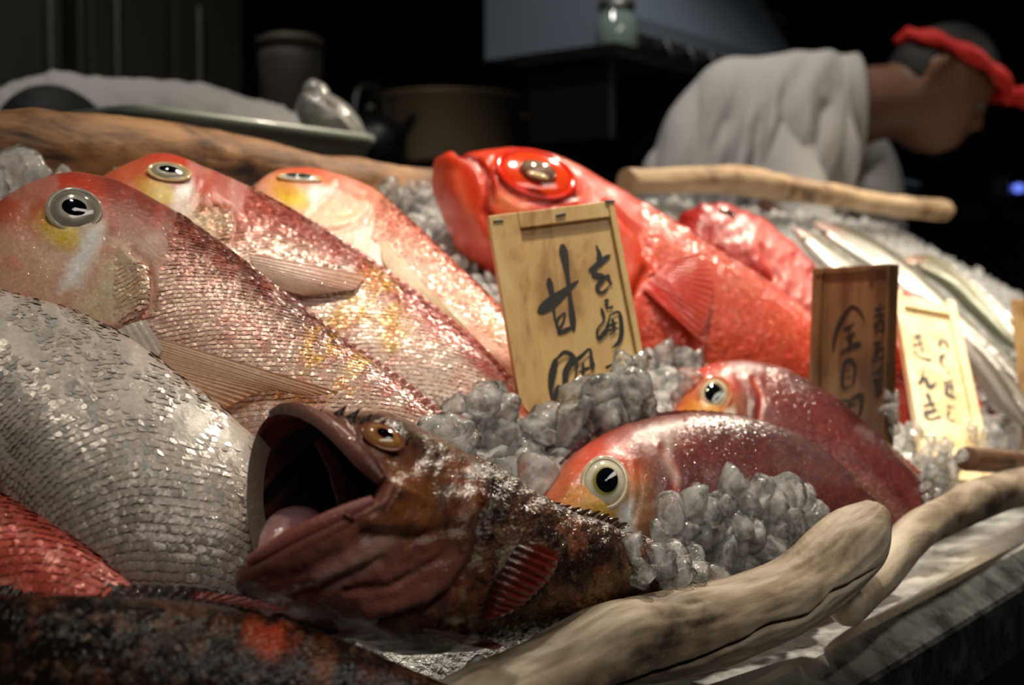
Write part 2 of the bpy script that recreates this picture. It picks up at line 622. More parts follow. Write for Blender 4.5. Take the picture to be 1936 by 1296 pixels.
class Sign:
    def __init__(s, label, tl, tr, bl, dtl, dbl, wood, rails, proud, thick, strokes, ext=1.25, staples=(), posts=0.0):
        TL, BL = P(*tl, dtl), P(*bl, dbl)
        ey = nrm(BL - TL)
        v = ray(*tr)
        TR = CAM + v*(((TL - CAM) @ ey)/(v @ ey))          # right angle at the top-left corner
        ex = nrm(TR - TL)
        ez = np.cross(ey, ex)
        if ez @ (CAM - TL) < 0:
            ez = -ez
        W, H = np.linalg.norm(TR - TL), np.linalg.norm(BL - TL)*ext
        s.o, s.ex, s.ey, s.ez, s.W, s.H = TL, ex, ey, ez, W, H
        root = thing('price_sign', label, 'sign', TL + ex*W/2 + ey*H)
        s.root = root
        l, t, rr = rails
        bevbox('back_panel', TL, ex, ey, ez, (l*0.6, t*0.6, -thick), (W - rr*0.4, H, -proud), wood, root)
        bevbox('side_rail', TL, ex, ey, ez, (0, -posts, -thick), (l, H, 0), wood, root)
        bevbox('side_rail', TL, ex, ey, ez, (W - rr, -posts, -thick), (W, H, 0), wood, root)
        bevbox('top_rail', TL, ex, ey, ez, (l + 0.0002, 0, -thick), (W - rr - 0.0002, t, -0.0004), wood, root)
        for (x, y, a) in staples:
            q = plane_hit(TL, ez, x, y)
            bevbox('staple', q, ex*math.cos(a) + ey*math.sin(a), ey*math.cos(a) - ex*math.sin(a), ez, (-0.0028, -0.0006, -0.0004), (0.0028, 0.0006, 0.0007), M_STAPLE, root, 0.0002)
        # brush lettering: ribbons lying on the panel
        vs, fs = [], []
        oo = TL - ez*(proud - 0.0003)
        for k, (pts, w) in enumerate(strokes):
            q = np.array([[(plane_hit(oo, ez, x, y) - oo) @ ex, (plane_hit(oo, ez, x, y) - oo) @ ey] for x, y in pts])
            n = 10*len(q)
            c = cr(q, np.linspace(0, 1, n))
            tg = nrm(np.gradient(c, axis=0))
            nn = np.stack([-tg[:, 1], tg[:, 0]], -1)
            tt = np.linspace(0, 1, n)
            ww = w*0.66*dtl/FPX*(0.72 + 0.35*np.sin(tt*math.pi*1.6 + k) + 0.18*vn(tt*9, tt*0 + k, 1, k, 2))*np.minimum(1, np.minimum(0.45 + tt*7, 0.25 + (1 - tt)*6))
            b = len(vs)
            for i in range(n):
                for sg in (-1, 1):
                    p = c[i] + nn[i]*ww[i]*sg
                    vs.append(oo + ex*p[0] + ey*p[1] + ez*(0.00004*k))
            for i in range(n-1):
                fs.append((b + 2*i, b + 2*i + 1, b + 2*i + 3, b + 2*i + 2))
        if vs:
            le = mesh('lettering', vs, fs, M_INK, root, smooth=False)
            le['label'] = 'black brush-written characters'
        vv, ff = box(TL, ex, ey, ez, (0, 0, -thick), (W, H, 0))
        solid(vv, ff)


def crop(x0, y0, k, st):
    return [([(x0 + x/k, y0 + y/k) for x, y in pts], w) for pts, w in st]


st1 = crop(880, 360, 2.944, [
    ([(405, 682), (510, 600), (632, 500)], 15), ([(463, 488), (485, 600), (500, 720), (525, 795)], 8),
    ([(538, 300), (560, 420), (585, 620), (604, 785)], 12), ([(505, 760), (522, 705), (553, 685), (548, 720), (520, 790), (608, 755)], 6),
    ([(728, 305), (745, 360), (742, 395)], 7), ([(684, 450), (745, 405), (808, 358)], 8), ([(742, 395), (716, 470), (764, 482), (734, 550), (748, 568), (815, 520)], 7), ([(785, 470), (816, 525)], 6),
    ([(785, 605), (792, 655), (824, 648)], 6), ([(755, 655), (772, 715), (732, 790), (742, 825), (786, 765)], 6), ([(806, 690), (792, 745), (778, 808)], 5),
    ([(800, 700), (848, 678), (868, 760), (850, 850), (812, 880)], 6), ([(790, 760), (850, 735)], 4), ([(818, 715), (824, 790), (796, 802)], 4), ([(798, 780), (852, 770)], 4),
    ([(780, 992), (868, 940)], 6), ([(828, 915), (848, 1010)], 6), ([(858, 950), (808, 1015)], 5),
    ([(495, 955), (560, 905), (594, 925), (560, 1010), (552, 1110), (535, 1190)], 8), ([(505, 935), (478, 1060), (482, 1150), (522, 1192)], 9), ([(520, 1085), (505, 1150), (540, 1140), (556, 1060)], 6),
    ([(590, 965), (640, 930), (690, 888), (702, 950), (712, 1004)], 8), ([(622, 955), (612, 1050), (602, 1140)], 6), ([(628, 1015), (692, 990)], 5), ([(655, 960), (652, 1060)], 5), ([(622, 1075), (690, 1025)], 5)])
Sign('open-framed cedar sign lettered with a bold cross-like character, in front of the big red fish', (922, 408), (1160, 378), (985, 775), .715, .690, M_SIGN, (.0165, .0095, .0035), .0028, .0090, st1, 1.18,
     staples=((942, 418, .05), (1060, 406, -.1), (1153, 381, .1)))
st2 = crop(1480, 480, 3.41, [
    ([(322, 632), (340, 520), (385, 415), (450, 345), (505, 388), (524, 440), (516, 475)], 8), ([(392, 492), (462, 450)], 6), ([(432, 460), (418, 575)], 6), ([(398, 545), (466, 512)], 5), ([(372, 642), (440, 600), (508, 580)], 8), ([(445, 520), (425, 640)], 6),
    ([(390, 705), (392, 865), (450, 850)], 6), ([(392, 705), (442, 690), (462, 720), (450, 855)], 7), ([(408, 760), (438, 752)], 4), ([(408, 805), (438, 798)], 4),
    ([(348, 985), (395, 948), (432, 962), (415, 1020)], 6), ([(362, 1005), (422, 1012)], 5), ([(436, 942), (505, 918), (490, 1060)], 7), ([(455, 985), (480, 975)], 4),
    ([(595, 365), (662, 350)], 5), ([(632, 318), (618, 420)], 6), ([(588, 410), (660, 395)], 5), ([(585, 470), (640, 425), (655, 490), (615, 505)], 6), ([(610, 450), (600, 500)], 5),
    ([(588, 585), (662, 565)], 5), ([(622, 560), (602, 640), (575, 705)], 6), ([(590, 640), (650, 618)], 5), ([(638, 590), (660, 655), (618, 690)], 6),
    ([(582, 780), (652, 755)], 6), ([(622, 735), (628, 850), (598, 820), (612, 870), (590, 945)], 6)])
Sign('shaded brown wooden sign between the red fish and the bright pale sign', (1535, 508), (1681, 499), (1526, 790), .905, .905, wood_mat('shaded_sign_wood', lin(92, 62, 37), lin(128, 90, 56), lin(150, 112, 72), 60, (1, 1, 0.05), 0.55, 0.15, 0.0004), (.0105, .004, .0022), .0022, .0085, st2, 1.30,  # wood tone lowered so its colour carries the sign's shade
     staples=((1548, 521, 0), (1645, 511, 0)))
st3 = crop(1480, 480, 3.41, [
    ([(842, 545), (902, 525)], 5), ([(838, 595), (908, 568)], 5), ([(868, 512), (888, 580), (905, 640)], 5), ([(845, 622), (875, 660), (965, 690)], 6),
    ([(905, 745), (898, 790), (878, 842), (915, 800), (945, 862), (992, 828)], 6),
    ([(900, 985), (985, 962)], 5), ([(900, 1030), (1000, 1008)], 6), ([(930, 898), (955, 960), (980, 1010)], 6), ([(905, 1030), (935, 1062), (1022, 1050)], 6),
    ([(998, 572), (1055, 560)], 4), ([(1022, 540), (1008, 605)], 4), ([(1042, 555), (1072, 612)], 4),
    ([(1005, 668), (1052, 650)], 4), ([(1032, 650), (1018, 705), (1062, 745)], 4), ([(1062, 760), (1072, 775)], 4),
    ([(1035, 835), (1092, 820)], 4), ([(1045, 860), (1102, 855)], 4), ([(1060, 825), (1052, 905)], 5), ([(1036, 895), (1070, 912), (1122, 935)], 5), ([(1085, 840), (1095, 905)], 4),
    ([(1055, 985), (1112, 990)], 4), ([(1070, 1015), (1062, 1065), (1112, 1085)], 4)])
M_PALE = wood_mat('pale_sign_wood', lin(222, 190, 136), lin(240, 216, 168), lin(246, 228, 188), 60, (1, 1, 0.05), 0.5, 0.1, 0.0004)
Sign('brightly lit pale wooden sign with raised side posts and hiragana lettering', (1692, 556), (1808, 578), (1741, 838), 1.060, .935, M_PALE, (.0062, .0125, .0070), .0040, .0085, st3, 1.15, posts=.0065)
Sign('wooden sign cut off by the right edge of the picture', (1912, 566), (2010, 560), (1930, 790), 1.16, 1.12, M_SIGN, (.010, .010, .004), .0035, .009, [], 1.25)
# ================================================================== fish builder
class Fish:
    """Body lofted over ribs (top px, bottom px, half thickness) that lie in the fish's own mid plane."""
    def __init__(s, ribs, anchors, n=150, m=64, e=0.92, warp=None, fit=True):
        a = [P(*q) for q in anchors]
        s.o = a[0]
        s.nn = nrm(np.cross(a[1] - a[0], a[2] - a[0]))
        if s.nn @ (CAM - s.o) < 0:
            s.nn = -s.nn
        ribs = [list(map(float, q)) for q in ribs]
        tg = [list(q) for q in ribs]
        th_ = np.linspace(0, 2*np.pi, 48)
        for _ in range(3 if fit else 0):        # pull the ribs in until the rounded body keeps to its outline
            for q, g_ in zip(ribs, tg):
                t, b = plane_hit(s.o, s.nn, q[0], q[1]), plane_hit(s.o, s.nn, q[2], q[3])
                ring_ = (t + b)/2 + np.cos(th_)[:, None]*(t - b)/2 + np.sin(th_)[:, None]*s.nn*q[4]
                x_, y_, _d = proj(ring_)
                ex_, ey_ = g_[0] - g_[2], g_[1] - g_[3]
                L_ = math.hypot(ex_, ey_) + 1e-6
                ex_, ey_ = ex_/L_, ey_/L_
                ot = min(max(0, np.max((x_ - g_[0])*ex_ + (y_ - g_[1])*ey_)), .22*L_)
                q[0] -= ex_*ot*.8
                q[1] -= ey_*ot*.8
        R = []
        for (tx, ty, bx, by, w) in ribs:
            t, b = plane_hit(s.o, s.nn, tx, ty), plane_hit(s.o, s.nn, bx, by)
            R.append(np.concatenate([(t + b)/2, (t - b)/2, [w]]))
        R = np.array(R)
        par = np.concatenate([[0], np.cumsum(np.linalg.norm(np.diff(R[:, :3], axis=0), axis=1) + 0.15*np.abs(np.diff(np.linalg.norm(R[:, 3:6], axis=1))) + 1e-5)])
        s.len = par[-1]
        ts = np.linspace(0, 1, n)
        ts = ts**1.15
        c = cr(R, ts, par)
        s.n, s.m, s.ts = n, m, ts
        th = np.linspace(0, np.pi, m)
        cv = np.sign(np.cos(th))*np.abs(np.cos(th))**e
        sv = np.sin(th)**e
        mid, half, w = c[:, :3], c[:, 3:6], np.maximum(c[:, 6], 0.0008)
        s.mid, s.half = mid, half
        s.vv = np.broadcast_to(cv[None, :], (n, m))
        s.ss = np.broadcast_to(ts[:, None], (n, m))
        G = mid[:, None] + half[:, None]*cv[None, :, None] + s.nn*(w[:, None]*sv[None, :])[..., None]
        s.tan = nrm(np.gradient(mid, axis=0))
        if warp:
            G = warp(s, G)
        s.G = G
        s.update()

    def update(s):
        s.px, s.py, s.D = proj(s.G.reshape(-1, 3))
        s.px, s.py = s.px.reshape(s.n, s.m), s.py.reshape(s.n, s.m)
        du = np.gradient(s.G, axis=0)
        dv = np.gradient(s.G, axis=1)
        N_ = nrm(np.cross(du, dv))
        k = np.sign((N_[s.n//2, s.m//2]) @ s.nn)
        s.Nm = N_*(k if k else 1)
        s.bvh = None

    def displace(s, fn):
        s.G = s.G + s.Nm*fn(s)[..., None]
        s.update()

    def tree(s):
        if s.bvh is None:
            vs = s.G.reshape(-1, 3)
            s.bvh = BVHTree.FromPolygons([tuple(v) for v in vs.tolist()], gridfaces(s.n, s.m))
        return s.bvh

    def hit(s, x, y):
        v = nrm(ray(x, y))
        h = s.tree().ray_cast(Vector(CAM), Vector(v))
        if h[0] is None:
            q = plane_hit(s.o, s.nn, x, y)
            return q, s.nn
        nn = np.array(h[1])
        if nn @ v > 0:
            nn = -nn
        return np.array(h[0]), nn

    def build(s, name, label, cat, color, mat, group=None, parent=None, closed0=True):
        n, m = s.n, s.m
        c = color(s)
        s.c = np.clip(c, 0, 1)
        far = s.G - 2*((s.G - s.o) @ s.nn)[..., None]*s.nn
        ring = np.concatenate([s.G, far[:, m-2:0:-1]], axis=1)
        cc = np.concatenate([s.c, s.c[:, m-2:0:-1]], axis=1)
        k = ring.shape[1]
        vs = ring.reshape(-1, 3)
        fs = gridfaces(n, k, True)
        if closed0:
            fs.append(tuple(range(k))[::-1])
        fs.append(tuple(range((n-1)*k, n*k)))
        base = vs.mean(0)
        base[2] = vs[:, 2].min()
        s.root = thing(name, label, cat, base, group) if parent is None else parent
        s.body = mesh('body', vs, fs, mat, s.root, cc.reshape(-1, 3))
        solid(s.G.reshape(-1, 3), gridfaces(n, m))
        s.all = (vs, fs)
        return s.root


def mixc(c, tgt, k):
    return c*(1 - k[..., None]) + np.asarray(tgt)*k[..., None]


def scales(s, size, mask, mat=None, edge=(0.5, 0.2, 0.15), ek=0.4, jit=0.10, tilt=0.26, bright=None, seed=1, spread=0.52, aspect=1.0):
    rng = np.random.default_rng(seed)
    n, m = s.n, s.m
    arc = np.concatenate([[0], np.cumsum(np.linalg.norm(np.diff(s.mid, axis=0), axis=1))])
    vs, fs, cs = [], [], []
    prof = np.array([(-.55, 0, -.02), (-.25, -.5, .03), (.15, -.52, .13), (.45, -.34, .24), (.60, 0, .30), (.45, .34, .24), (.15, .52, .13), (-.25, .5, .03), (.05, 0, .20)])
    tilt = np.broadcast_to(np.asarray(tilt, float), (n, m))/0.26
    row = 0
    a = size*0.3
    while a < arc[-1] - size*0.3:
        i = np.searchsorted(arc, a) - 1
        i = min(max(i, 0), n - 2)
        fi = (a - arc[i])/(arc[i+1] - arc[i])
        L = s.G[i]*(1 - fi) + s.G[i+1]*fi
        al = np.concatenate([[0], np.cumsum(np.linalg.norm(np.diff(L, axis=0), axis=1))])
        q = size*aspect*(0.4 if row % 2 else 0.9)
        T = nrm(s.G[i+1] - s.G[i])
        while q < al[-1] - size*0.4:
            j = min(np.searchsorted(al, q) - 1, m - 2)
            fj = (q - al[j])/(al[j+1] - al[j])
            pos = L[j]*(1 - fj) + L[j+1]*fj
            if mask[i, j]:
                pos = pos + T[j]*rng.normal(0, size*.07)
                nn = nrm(s.Nm[i, j] + rng.normal(0, jit, 3))
                t = T[j]
                t = nrm(t - nn*(t @ nn))
                b = np.cross(nn, t)
                col = s.c[i, j]*(1 + rng.normal(0, 0.10))
                k = len(vs)
                sz = size*rng.uniform(0.93, 1.1)
                for idx, (x, y, z) in enumerate(prof):
                    vs.append(pos + t*(x*sz) + b*(y*sz*aspect) + nn*(z*sz*tilt[i, j]))
                    cs.append(col if idx in (0, 1, 7, 8) else col*(1 - ek) + np.asarray(edge)*ek)
                for x in range(8):
                    fs.append((k + x, k + (x+1) % 8, k + 8))
            q += size*aspect
        a += size*spread
        row += 1
    if not vs:
        return None
    o = mesh('scales', vs, fs, mat or M_SCALE, s.root, np.clip(np.array(cs), 0, 1))
    o['kind'] = 'stuff'
    return o


def eye(s, x, y, rx, ry, ang, ring, iris, iris2, pup=0.48, pupo=(0, 0), dome=0.42, rimw=0.16, pupc=None, facing=0.35, rimh=0.10, pup_ratio=1.0, lift=0):
    pos, nn = s.hit(x, y)
    pos = pos + nn*(lift*((pos - CAM) @ DIR)/FPX)
    v = nrm(CAM - pos)
    nn = nrm(nn*(1 - facing) + v*facing)
    D = (pos - CAM) @ DIR
    k = D/FPX
    ca, sa = math.cos(math.radians(ang)), math.sin(math.radians(ang))
    ex = RGT*ca - UPV*sa
    ex = nrm(ex - nn*(ex @ nn))
    ey = np.cross(nn, ex)
    RX, RY = rx*k, ry*k
    R = (RX + RY)/2

    def disc(name, prof, colf, mat, par, ox=0., oy=0., rat=1.0):
        nr, na = len(prof), 48
        vs, cs = [], []
        for (rr, hh, c) in prof:
            for t in np.linspace(0, 2*np.pi, na, endpoint=False):
                vs.append(pos + ex*(RX*(rr*math.cos(t) + ox)) + ey*(RY*(rr*math.sin(t)*rat + oy)) + nn*(hh*R))
                cs.append(c)
        fs = gridfaces(nr, na, True)
        vs.append(pos + ex*(RX*ox) + ey*(RY*oy) + nn*(prof[-1][1]*R))
        cs.append(prof[-1][2])
        b = (nr-1)*na
        fs += [(b + j, b + (j+1) % na, nr*na) for j in range(na)]
        return mesh(name, vs, fs, mat, par, np.array(cs))
    ring, iris, iris2 = map(np.asarray, (ring, iris, iris2))
    prof = []
    for q in np.linspace(0, 1, 12):
        r_ = 1.0 - q*0.98
        h = dome*math.sqrt(max(0, 1 - (r_*0.92)**2)) - dome*0.30
        t = r_
        c = iris2*(1 - sm(pup, pup + 0.2, t)) + iris*sm(pup, pup + 0.2, t)
        c = c*(1 - sm(0.82, 0.98, t)) + ring*sm(0.82, 0.98, t)
        prof.append((r_, h, c))
    e = disc('eye', prof, None, M_EYE, s.root)
    rim = []
    for t in np.linspace(0, np.pi, 9):
        rim.append((1 + rimw*math.cos(t) + rimw*0.2, rimh*math.sin(t) + 0.02, ring))
    vs, cs = [], []
    na = 48
    for (rr, hh, c) in rim:
        for t in np.linspace(0, 2*np.pi, na, endpoint=False):
            vs.append(pos + ex*(RX*rr*math.cos(t)) + ey*(RY*rr*math.sin(t)) + nn*(hh*R))
            cs.append(c)
    mesh('eye_rim', vs, gridfaces(len(rim), na, True), M_EYE, e, np.array(cs))
    if pup > 0:
        hp = dome*math.sqrt(max(0, 1 - (0.92*0.3)**2)) - dome*0.30
        pc = np.array([0.004]*3) if pupc is None else np.asarray(pupc)
        pp = [(pup*r_, (dome*math.sqrt(max(0, 1 - (pup*r_*0.92)**2)) - dome*0.30) + 0.02 + 0.04*(1 - r_), pc) for r_ in (1.0, 0.95, 0.8, 0.6, 0.4, 0.2, 0.05)]
        disc('pupil', pp, None, M_PUPIL if pupc is None else M_EYE, e, *pupo, rat=pup_ratio)
    return e


def fin(s, root, tip, c0, c1, rays=14, lift=(0.0015, 0.006), nu=57, nv=16, name='pectoral_fin', mat=None, surf=True, corr=0.00035, bulge=0.0, dark=0.55, frayed=0.0, off=0.0):
    """fan between a root polyline and a tip polyline (px); sits just proud of the body"""
    ts = np.linspace(0, 1, nu)
    A = cr(np.array(root, float), ts)
    B = cr(np.array(tip, float), ts)
    vs, cs = [], []
    for j in range(nv):
        q = j/(nv - 1)
        for i in range(nu):
            x, y = A[i]*(1 - q) + B[i]*q
            if j == nv-1 and frayed:
                f = abs(math.sin(ts[i]*rays*math.pi))
                x, y = x + (A[i][0] - x)*frayed*(1 - f), y + (A[i][1] - y)*frayed*(1 - f)
            if surf:
                pos, nn = s.hit(x, y)
            else:
                pos, nn = plane_hit(s.o + s.nn*off, s.nn, x, y), s.nn
            v = nrm(CAM - pos)
            l = lift[0]*(1 - q) + lift[1]*q + bulge*math.sin(q*math.pi)
            w = math.cos(ts[i]*rays*2*math.pi)
            vs.append(pos + v*l + s.nn*(corr*w))
            cc = np.asarray(c0)*(1 - q) + np.asarray(c1)*q
            cs.append(cc*(1 - dark*0.5*(1 - w)/2*(0.4 + 0.6*q)))
    vs = np.array(vs)
    # give the membrane a little thickness
    k = len(vs)
    top = gridfaces(nv, nu)
    back = vs - s.nn*0.0005
    bf = [tuple(i + k for i in f[::-1]) for f in top]
    o = mesh(name, np.vstack([vs, back]), top + bf, mat or M_FIN, s.root, np.clip(np.array(cs + cs), 0, 1))
    return o


def lump(px, py, pts, w):
    return np.exp(-(polyd(px, py, pts)/w)**2)


def tail(s, c0, c1, length=1.0, spread=1.5, fork=.35, rays=12, nu=49, nv=10):
    """tail fin fanning out from the last rib, in the fish's own plane"""
    mid, half = s.mid[-1], s.half[-1]
    t = nrm(s.mid[-1] - s.mid[-12])
    h = nrm(half)
    L = length
    vs, cs = [], []
    for j in range(nv):
        q = j/(nv - 1)
        for i in range(nu):
            a = -1 + 2*i/(nu - 1)
            w = np.linalg.norm(half)*(1 - q) + L*spread*.5*q
            ln = L*(1 - fork*(1 - abs(a)))*q
            cw = math.cos(a*rays*math.pi)
            vs.append(mid + t*(ln - .004) + h*(a*w) + s.nn*(.0004*cw))
            cs.append((np.asarray(c0)*(1 - q) + np.asarray(c1)*q)*(.8 + .2*cw))
    vs = np.array(vs)
    k = len(vs)
    top = gridfaces(nv, nu)
    return mesh('tail_fin', np.vstack([vs, vs - s.nn*.0007]), top + [tuple(i + k for i in f[::-1]) for f in top], M_FIN, s.root, np.clip(np.array(cs + cs), 0, 1))
# ================================================================== tilefish (five of them)
def tilefish_color(k, body, back, belly, blush, yellow, pale=0.0, seed=0, streak=1.0):
    """k: dict of px landmarks (eye, gill line, cheek) """
    def f(s):
        x, y = s.px, s.py
        v = s.vv
        c = np.zeros(x.shape + (3,)) + np.asarray(body)
        c = mixc(c, back, sm(0.10, 0.62, v + 0.25*(vn(x, y, .02, seed) - .5)))
        c = mixc(c, belly, sm(-0.35, -0.75, v))
        # head blush
        ex, ey = k['eye']
        R = k['er']
        hx = sm(k['gx'] - 20*k['sc'], k['gx'] - 120*k['sc'], x)
        c = mixc(c, blush, 0.9*hx*sm(-0.1, 0.5, v))
        c = mixc(c, k.get('cheek', lin(216, 164, 132)), 0.8*hx*sm(0.35, -0.15, v))
        nape = sm(ex + .9*R, ex + 1.6*R, x)*sm(k['gx'] + 110*k['sc'], k['gx'] + 10*k['sc'], x)*sm(-.12, .30, v)
        c = mixc(c, .45*np.asarray(blush) + .55*np.asarray(back), .8*nape)
        c = mixc(c, lin(216, 66, 36), 0.65*blob(x, y, ex - 0.1*R, ey - 0.75*R, 1.5*R, .85*R, 20, .5))
        c = mixc(c, lin(232, 206, 20), k.get('yel', 0.95)*blob(x, y, ex - 0.55*R, ey + 0.95*R, 1.15*R, .55*R, 30, .5))
        c = mixc(c, lin(222, 120, 70), 0.5*blob(x, y, ex - 1.7*R, ey + .3*R, 1.3*R, 1.0*R, 0, .6))
        # white triangle behind the eye
        c = mixc(c, lin(240, 240, 236), 0.98*soft(x, y, [(ex + a*R, ey + b*R) for a, b in k['tri']], 10*k['sc']))
        c = mixc(c, lin(200, 70, 40), 0.55*lump(x, y, k['gill'], 9*k['sc']))
        if 'op' in k:
            c = mixc(c, lin(208, 198, 162), 0.8*soft(x, y, k['op'], 26*k['sc'])*(0.7 + .5*vn(x, y, .06, seed)))
        for (bx, by, rx, ry, an) in yellow:
            c = mixc(c, lin(210, 158, 26), 0.75*blob(x, y, bx, by, rx, ry, an, .5)*sm(.38, .55, vn(x, y, .05, seed + 3)))
        # rosy streaks
        c = mixc(c, lin(206, 92, 70), 0.32*streak*sm(.52, .72, vn(x*1.0 + y*.6, y - x*.5, .035, seed + 6)))
        c = mixc(c, lin(240, 236, 226), 0.18*streak*sm(.55, .75, vn(x, y, .02, seed + 9)))
        for (pts, w, col, kk) in k.get('lines', []):
            c = mixc(c, col, kk*lump(x, y, pts, w))
        return c*(1 + pale)
    return f


def head_relief(k):
    def f(s):
        x, y = s.px, s.py
        d = -0.0022*k['sc']*lump(x, y, k['gill'], 7*k['sc']) + 0.0016*k['sc']*lump(x, y, [(a - 16*k['sc'], b) for a, b in k['gill']], 14*k['sc'])
        if 'preop' in k:
            d = d - 0.0011*k['sc']*lump(x, y, k['preop'], 6*k['sc']) + .0007*k['sc']*lump(x, y, [(a - 10*k['sc'], b) for a, b in k['preop']], 10*k['sc'])
        ex, ey = k['eye']
        d = d + 0.0020*k['sc']*blob(x, y, ex, ey, 1.45*k['er'], 1.35*k['er'], 0, .5)
        d = d + 0.0007*(vn(x, y, .04, 3) - .5)
        return d
    return f


SILVER = (lin(206, 202, 190), lin(226, 224, 212), lin(120, 122, 114))
PINKF = 'pale pink tilefish laid side by side'

# --- front one
kA = dict(eye=(140, 399), er=45, gx=285, sc=1.0, tri=[(0.55, 0.75), (1.15, 0.55), (1.15, 1.4), (0.15, 3.1), (-0.65, 3.4), (-0.2, 2.2)],
          gill=[(250, 478), (278, 500), (288, 540), (283, 572), (262, 600), (220, 628), (195, 640)],
          preop=[(205, 440), (190, 490), (150, 560), (110, 590)], op=[(225, 480), (272, 500), (278, 555), (250, 590), (180, 622), (120, 605), (165, 560), (195, 505)])
A = Fish([(-75, 500, -75, 520, .004), (-50, 430, -50, 600, .014), (0, 382, -10, 650, .022), (60, 347, 60, 690, .027), (130, 331, 130, 715, .030),
          (200, 340, 190, 740, .032), (300, 386, 250, 790, .033), (420, 466, 330, 850, .032), (540, 564, 440, 900, .030), (660, 656, 560, 930, .026),
          (760, 730, 680, 930, .021), (850, 812, 790, 920, .013), (930, 890, 880, 940, .006)],
         [(140, 398, .635), (850, 800, .63), (200, 620, .60)], n=190, m=84)
A.displace(head_relief(kA))
A.build('tilefish', 'large pale pink tilefish with a raised round eye, nearest of the three pink fish', 'fish',
        tilefish_color(kA, lin(206, 176, 160), lin(106, 48, 43), lin(226, 206, 186), lin(190, 86, 66),
                       [(640, 690, 55, 45, 40), (560, 735, 70, 26, 0), (600, 650, 30, 50, 20), (690, 690, 18, 30, 0)], seed=1), M_SKIN, PINKF)
eye(A, 140, 401, 46, 43, 12, lin(176, 168, 150), *[lin(140, 138, 128), lin(200, 196, 182)], lift=4, pup=.50, pupo=(.02, .02), rimw=.12, pup_ratio=.82)
g = A
mk = ((g.px > 292 - 0.25*(g.py - 560)) & (g.vv < 0.93)) | ((g.px > 215) & (g.px < 280) & (g.py > 490) & (g.py < 600))
scales(A, .0025, mk, edge=lin(204, 124, 104), ek=.3, seed=2, tilt=.13, jit=.08)
fin(A, [(300, 640), (292, 662), (290, 690), (300, 715)], [(640, 742), (600, 748), (500, 740), (420, 775)], lin(236, 206, 182), lin(222, 160, 108), 16, (.002, .0075), bulge=.003, dark=.3)
fin(A, [(212, 630), (240, 615), (275, 605)], [(255, 700), (285, 690), (308, 660)], lin(226, 222, 210), lin(226, 220, 206), 5, (.002, .004), name='pelvic_fin', corr=.0001, dark=.2)
fin(A, [(400, 452), (540, 564), (660, 656), (760, 730), (850, 812)], [(408, 448), (550, 560), (674, 654), (778, 728), (866, 806)], lin(120, 50, 42), lin(168, 60, 48), 30, (0, 0), nu=121, nv=4, name='dorsal_fin', surf=False)

# --- second
kB = dict(eye=(318, 328), er=36, gx=450, sc=.85, tri=[(0.5, 0.75), (1.25, .3), (1.3, 1.3), (0.5, 2.6), (-0.4, 3.0), (.1, 1.9)],
          gill=[(400, 372), (436, 398), (445, 430), (436, 452), (408, 470)], preop=[(385, 345), (375, 385), (345, 420)],
          op=[(380, 378), (430, 398), (436, 430), (416, 456), (370, 440), (352, 410)])
B = Fish([(150, 400, 150, 420, .004), (180, 350, 150, 500, .013), (230, 318, 190, 560, .021), (300, 298, 270, 600, .026), (380, 318, 340, 640, .028), (470, 355, 400, 690, .028),
          (590, 422, 490, 740, .027), (700, 498, 590, 770, .025), (800, 573, 690, 800, .022), (890, 650, 790, 810, .018), (960, 725, 880, 830, .012), (1010, 800, 960, 850, .006)],
         [(318, 326, .735), (960, 740, .70), (300, 480, .695)], n=180, m=80)
B.displace(head_relief(kB))
B.build('tilefish', 'pink tilefish in the middle of the three, scaly flank and large side fin', 'fish',
        tilefish_color(kB, lin(214, 188, 172), lin(160, 70, 62), lin(226, 206, 186), lin(208, 88, 66),
                       [(700, 545, 40, 60, 30), (640, 600, 60, 20, -30), (740, 620, 30, 50, 0)], seed=11), M_SKIN, PINKF)
eye(B, 320, 328, 37, 25, 4, lin(214, 186, 130), lin(150, 147, 130), lin(206, 202, 184), lift=2, pup=.50, pupo=(-.02, .0), rimw=.12, facing=.1, pup_ratio=.85)
g = B
scales(B, .0027, (g.px > 448 - 0.25*(g.py - 430)) & (g.vv < 0.93) | ((g.px > 370) & (g.px < 436) & (g.py > 380) & (g.py < 455)), edge=lin(206, 130, 110), ek=.28, seed=3, tilt=.13, jit=.09)
fin(B, [(470, 480), (478, 500), (490, 520), (520, 545)], [(690, 520), (672, 545), (640, 552), (575, 560)], lin(236, 206, 188), lin(220, 166, 140), 14, (.0015, .005), bulge=.002, dark=.3)
fin(B, [(590, 422), (700, 498), (800, 573), (890, 650), (960, 725)], [(598, 420), (710, 494), (812, 569), (906, 648), (978, 722)], lin(150, 60, 50), lin(190, 70, 56), 26, (0, 0), nu=105, nv=4, name='dorsal_fin', surf=False)

tail(B, lin(180, 110, 90), lin(206, 130, 90), .045, 1.2)
# --- third, palest
kC = dict(eye=(566, 336), er=34, gx=712, sc=.8, tri=[(0.8, .35), (2.2, .7), (1.5, 1.0), (0.8, 1.8), (.5, 1.0)],
          gill=[(640, 352), (690, 370), (706, 395), (690, 418), (640, 436), (610, 440)], preop=[(640, 345), (610, 380), (585, 405)],
          op=[(610, 385), (680, 378), (698, 398), (670, 420), (610, 432), (590, 415)], cheek=lin(240, 186, 150))
Cf = Fish([(470, 365, 470, 385, .004), (495, 341, 470, 430, .012), (550, 325, 520, 500, .02), (620, 328, 580, 550, .025), (700, 357, 640, 600, .027), (780, 423, 700, 650, .028),
           (860, 498, 770, 700, .027), (940, 575, 850, 740, .025), (1010, 650, 930, 780, .02), (1070, 730, 1010, 800, .014), (1120, 790, 1090, 830, .007)],
          [(565, 335, .83), (960, 700, .755), (560, 480, .775)], n=170, m=76)
Cf.displace(head_relief(kC))
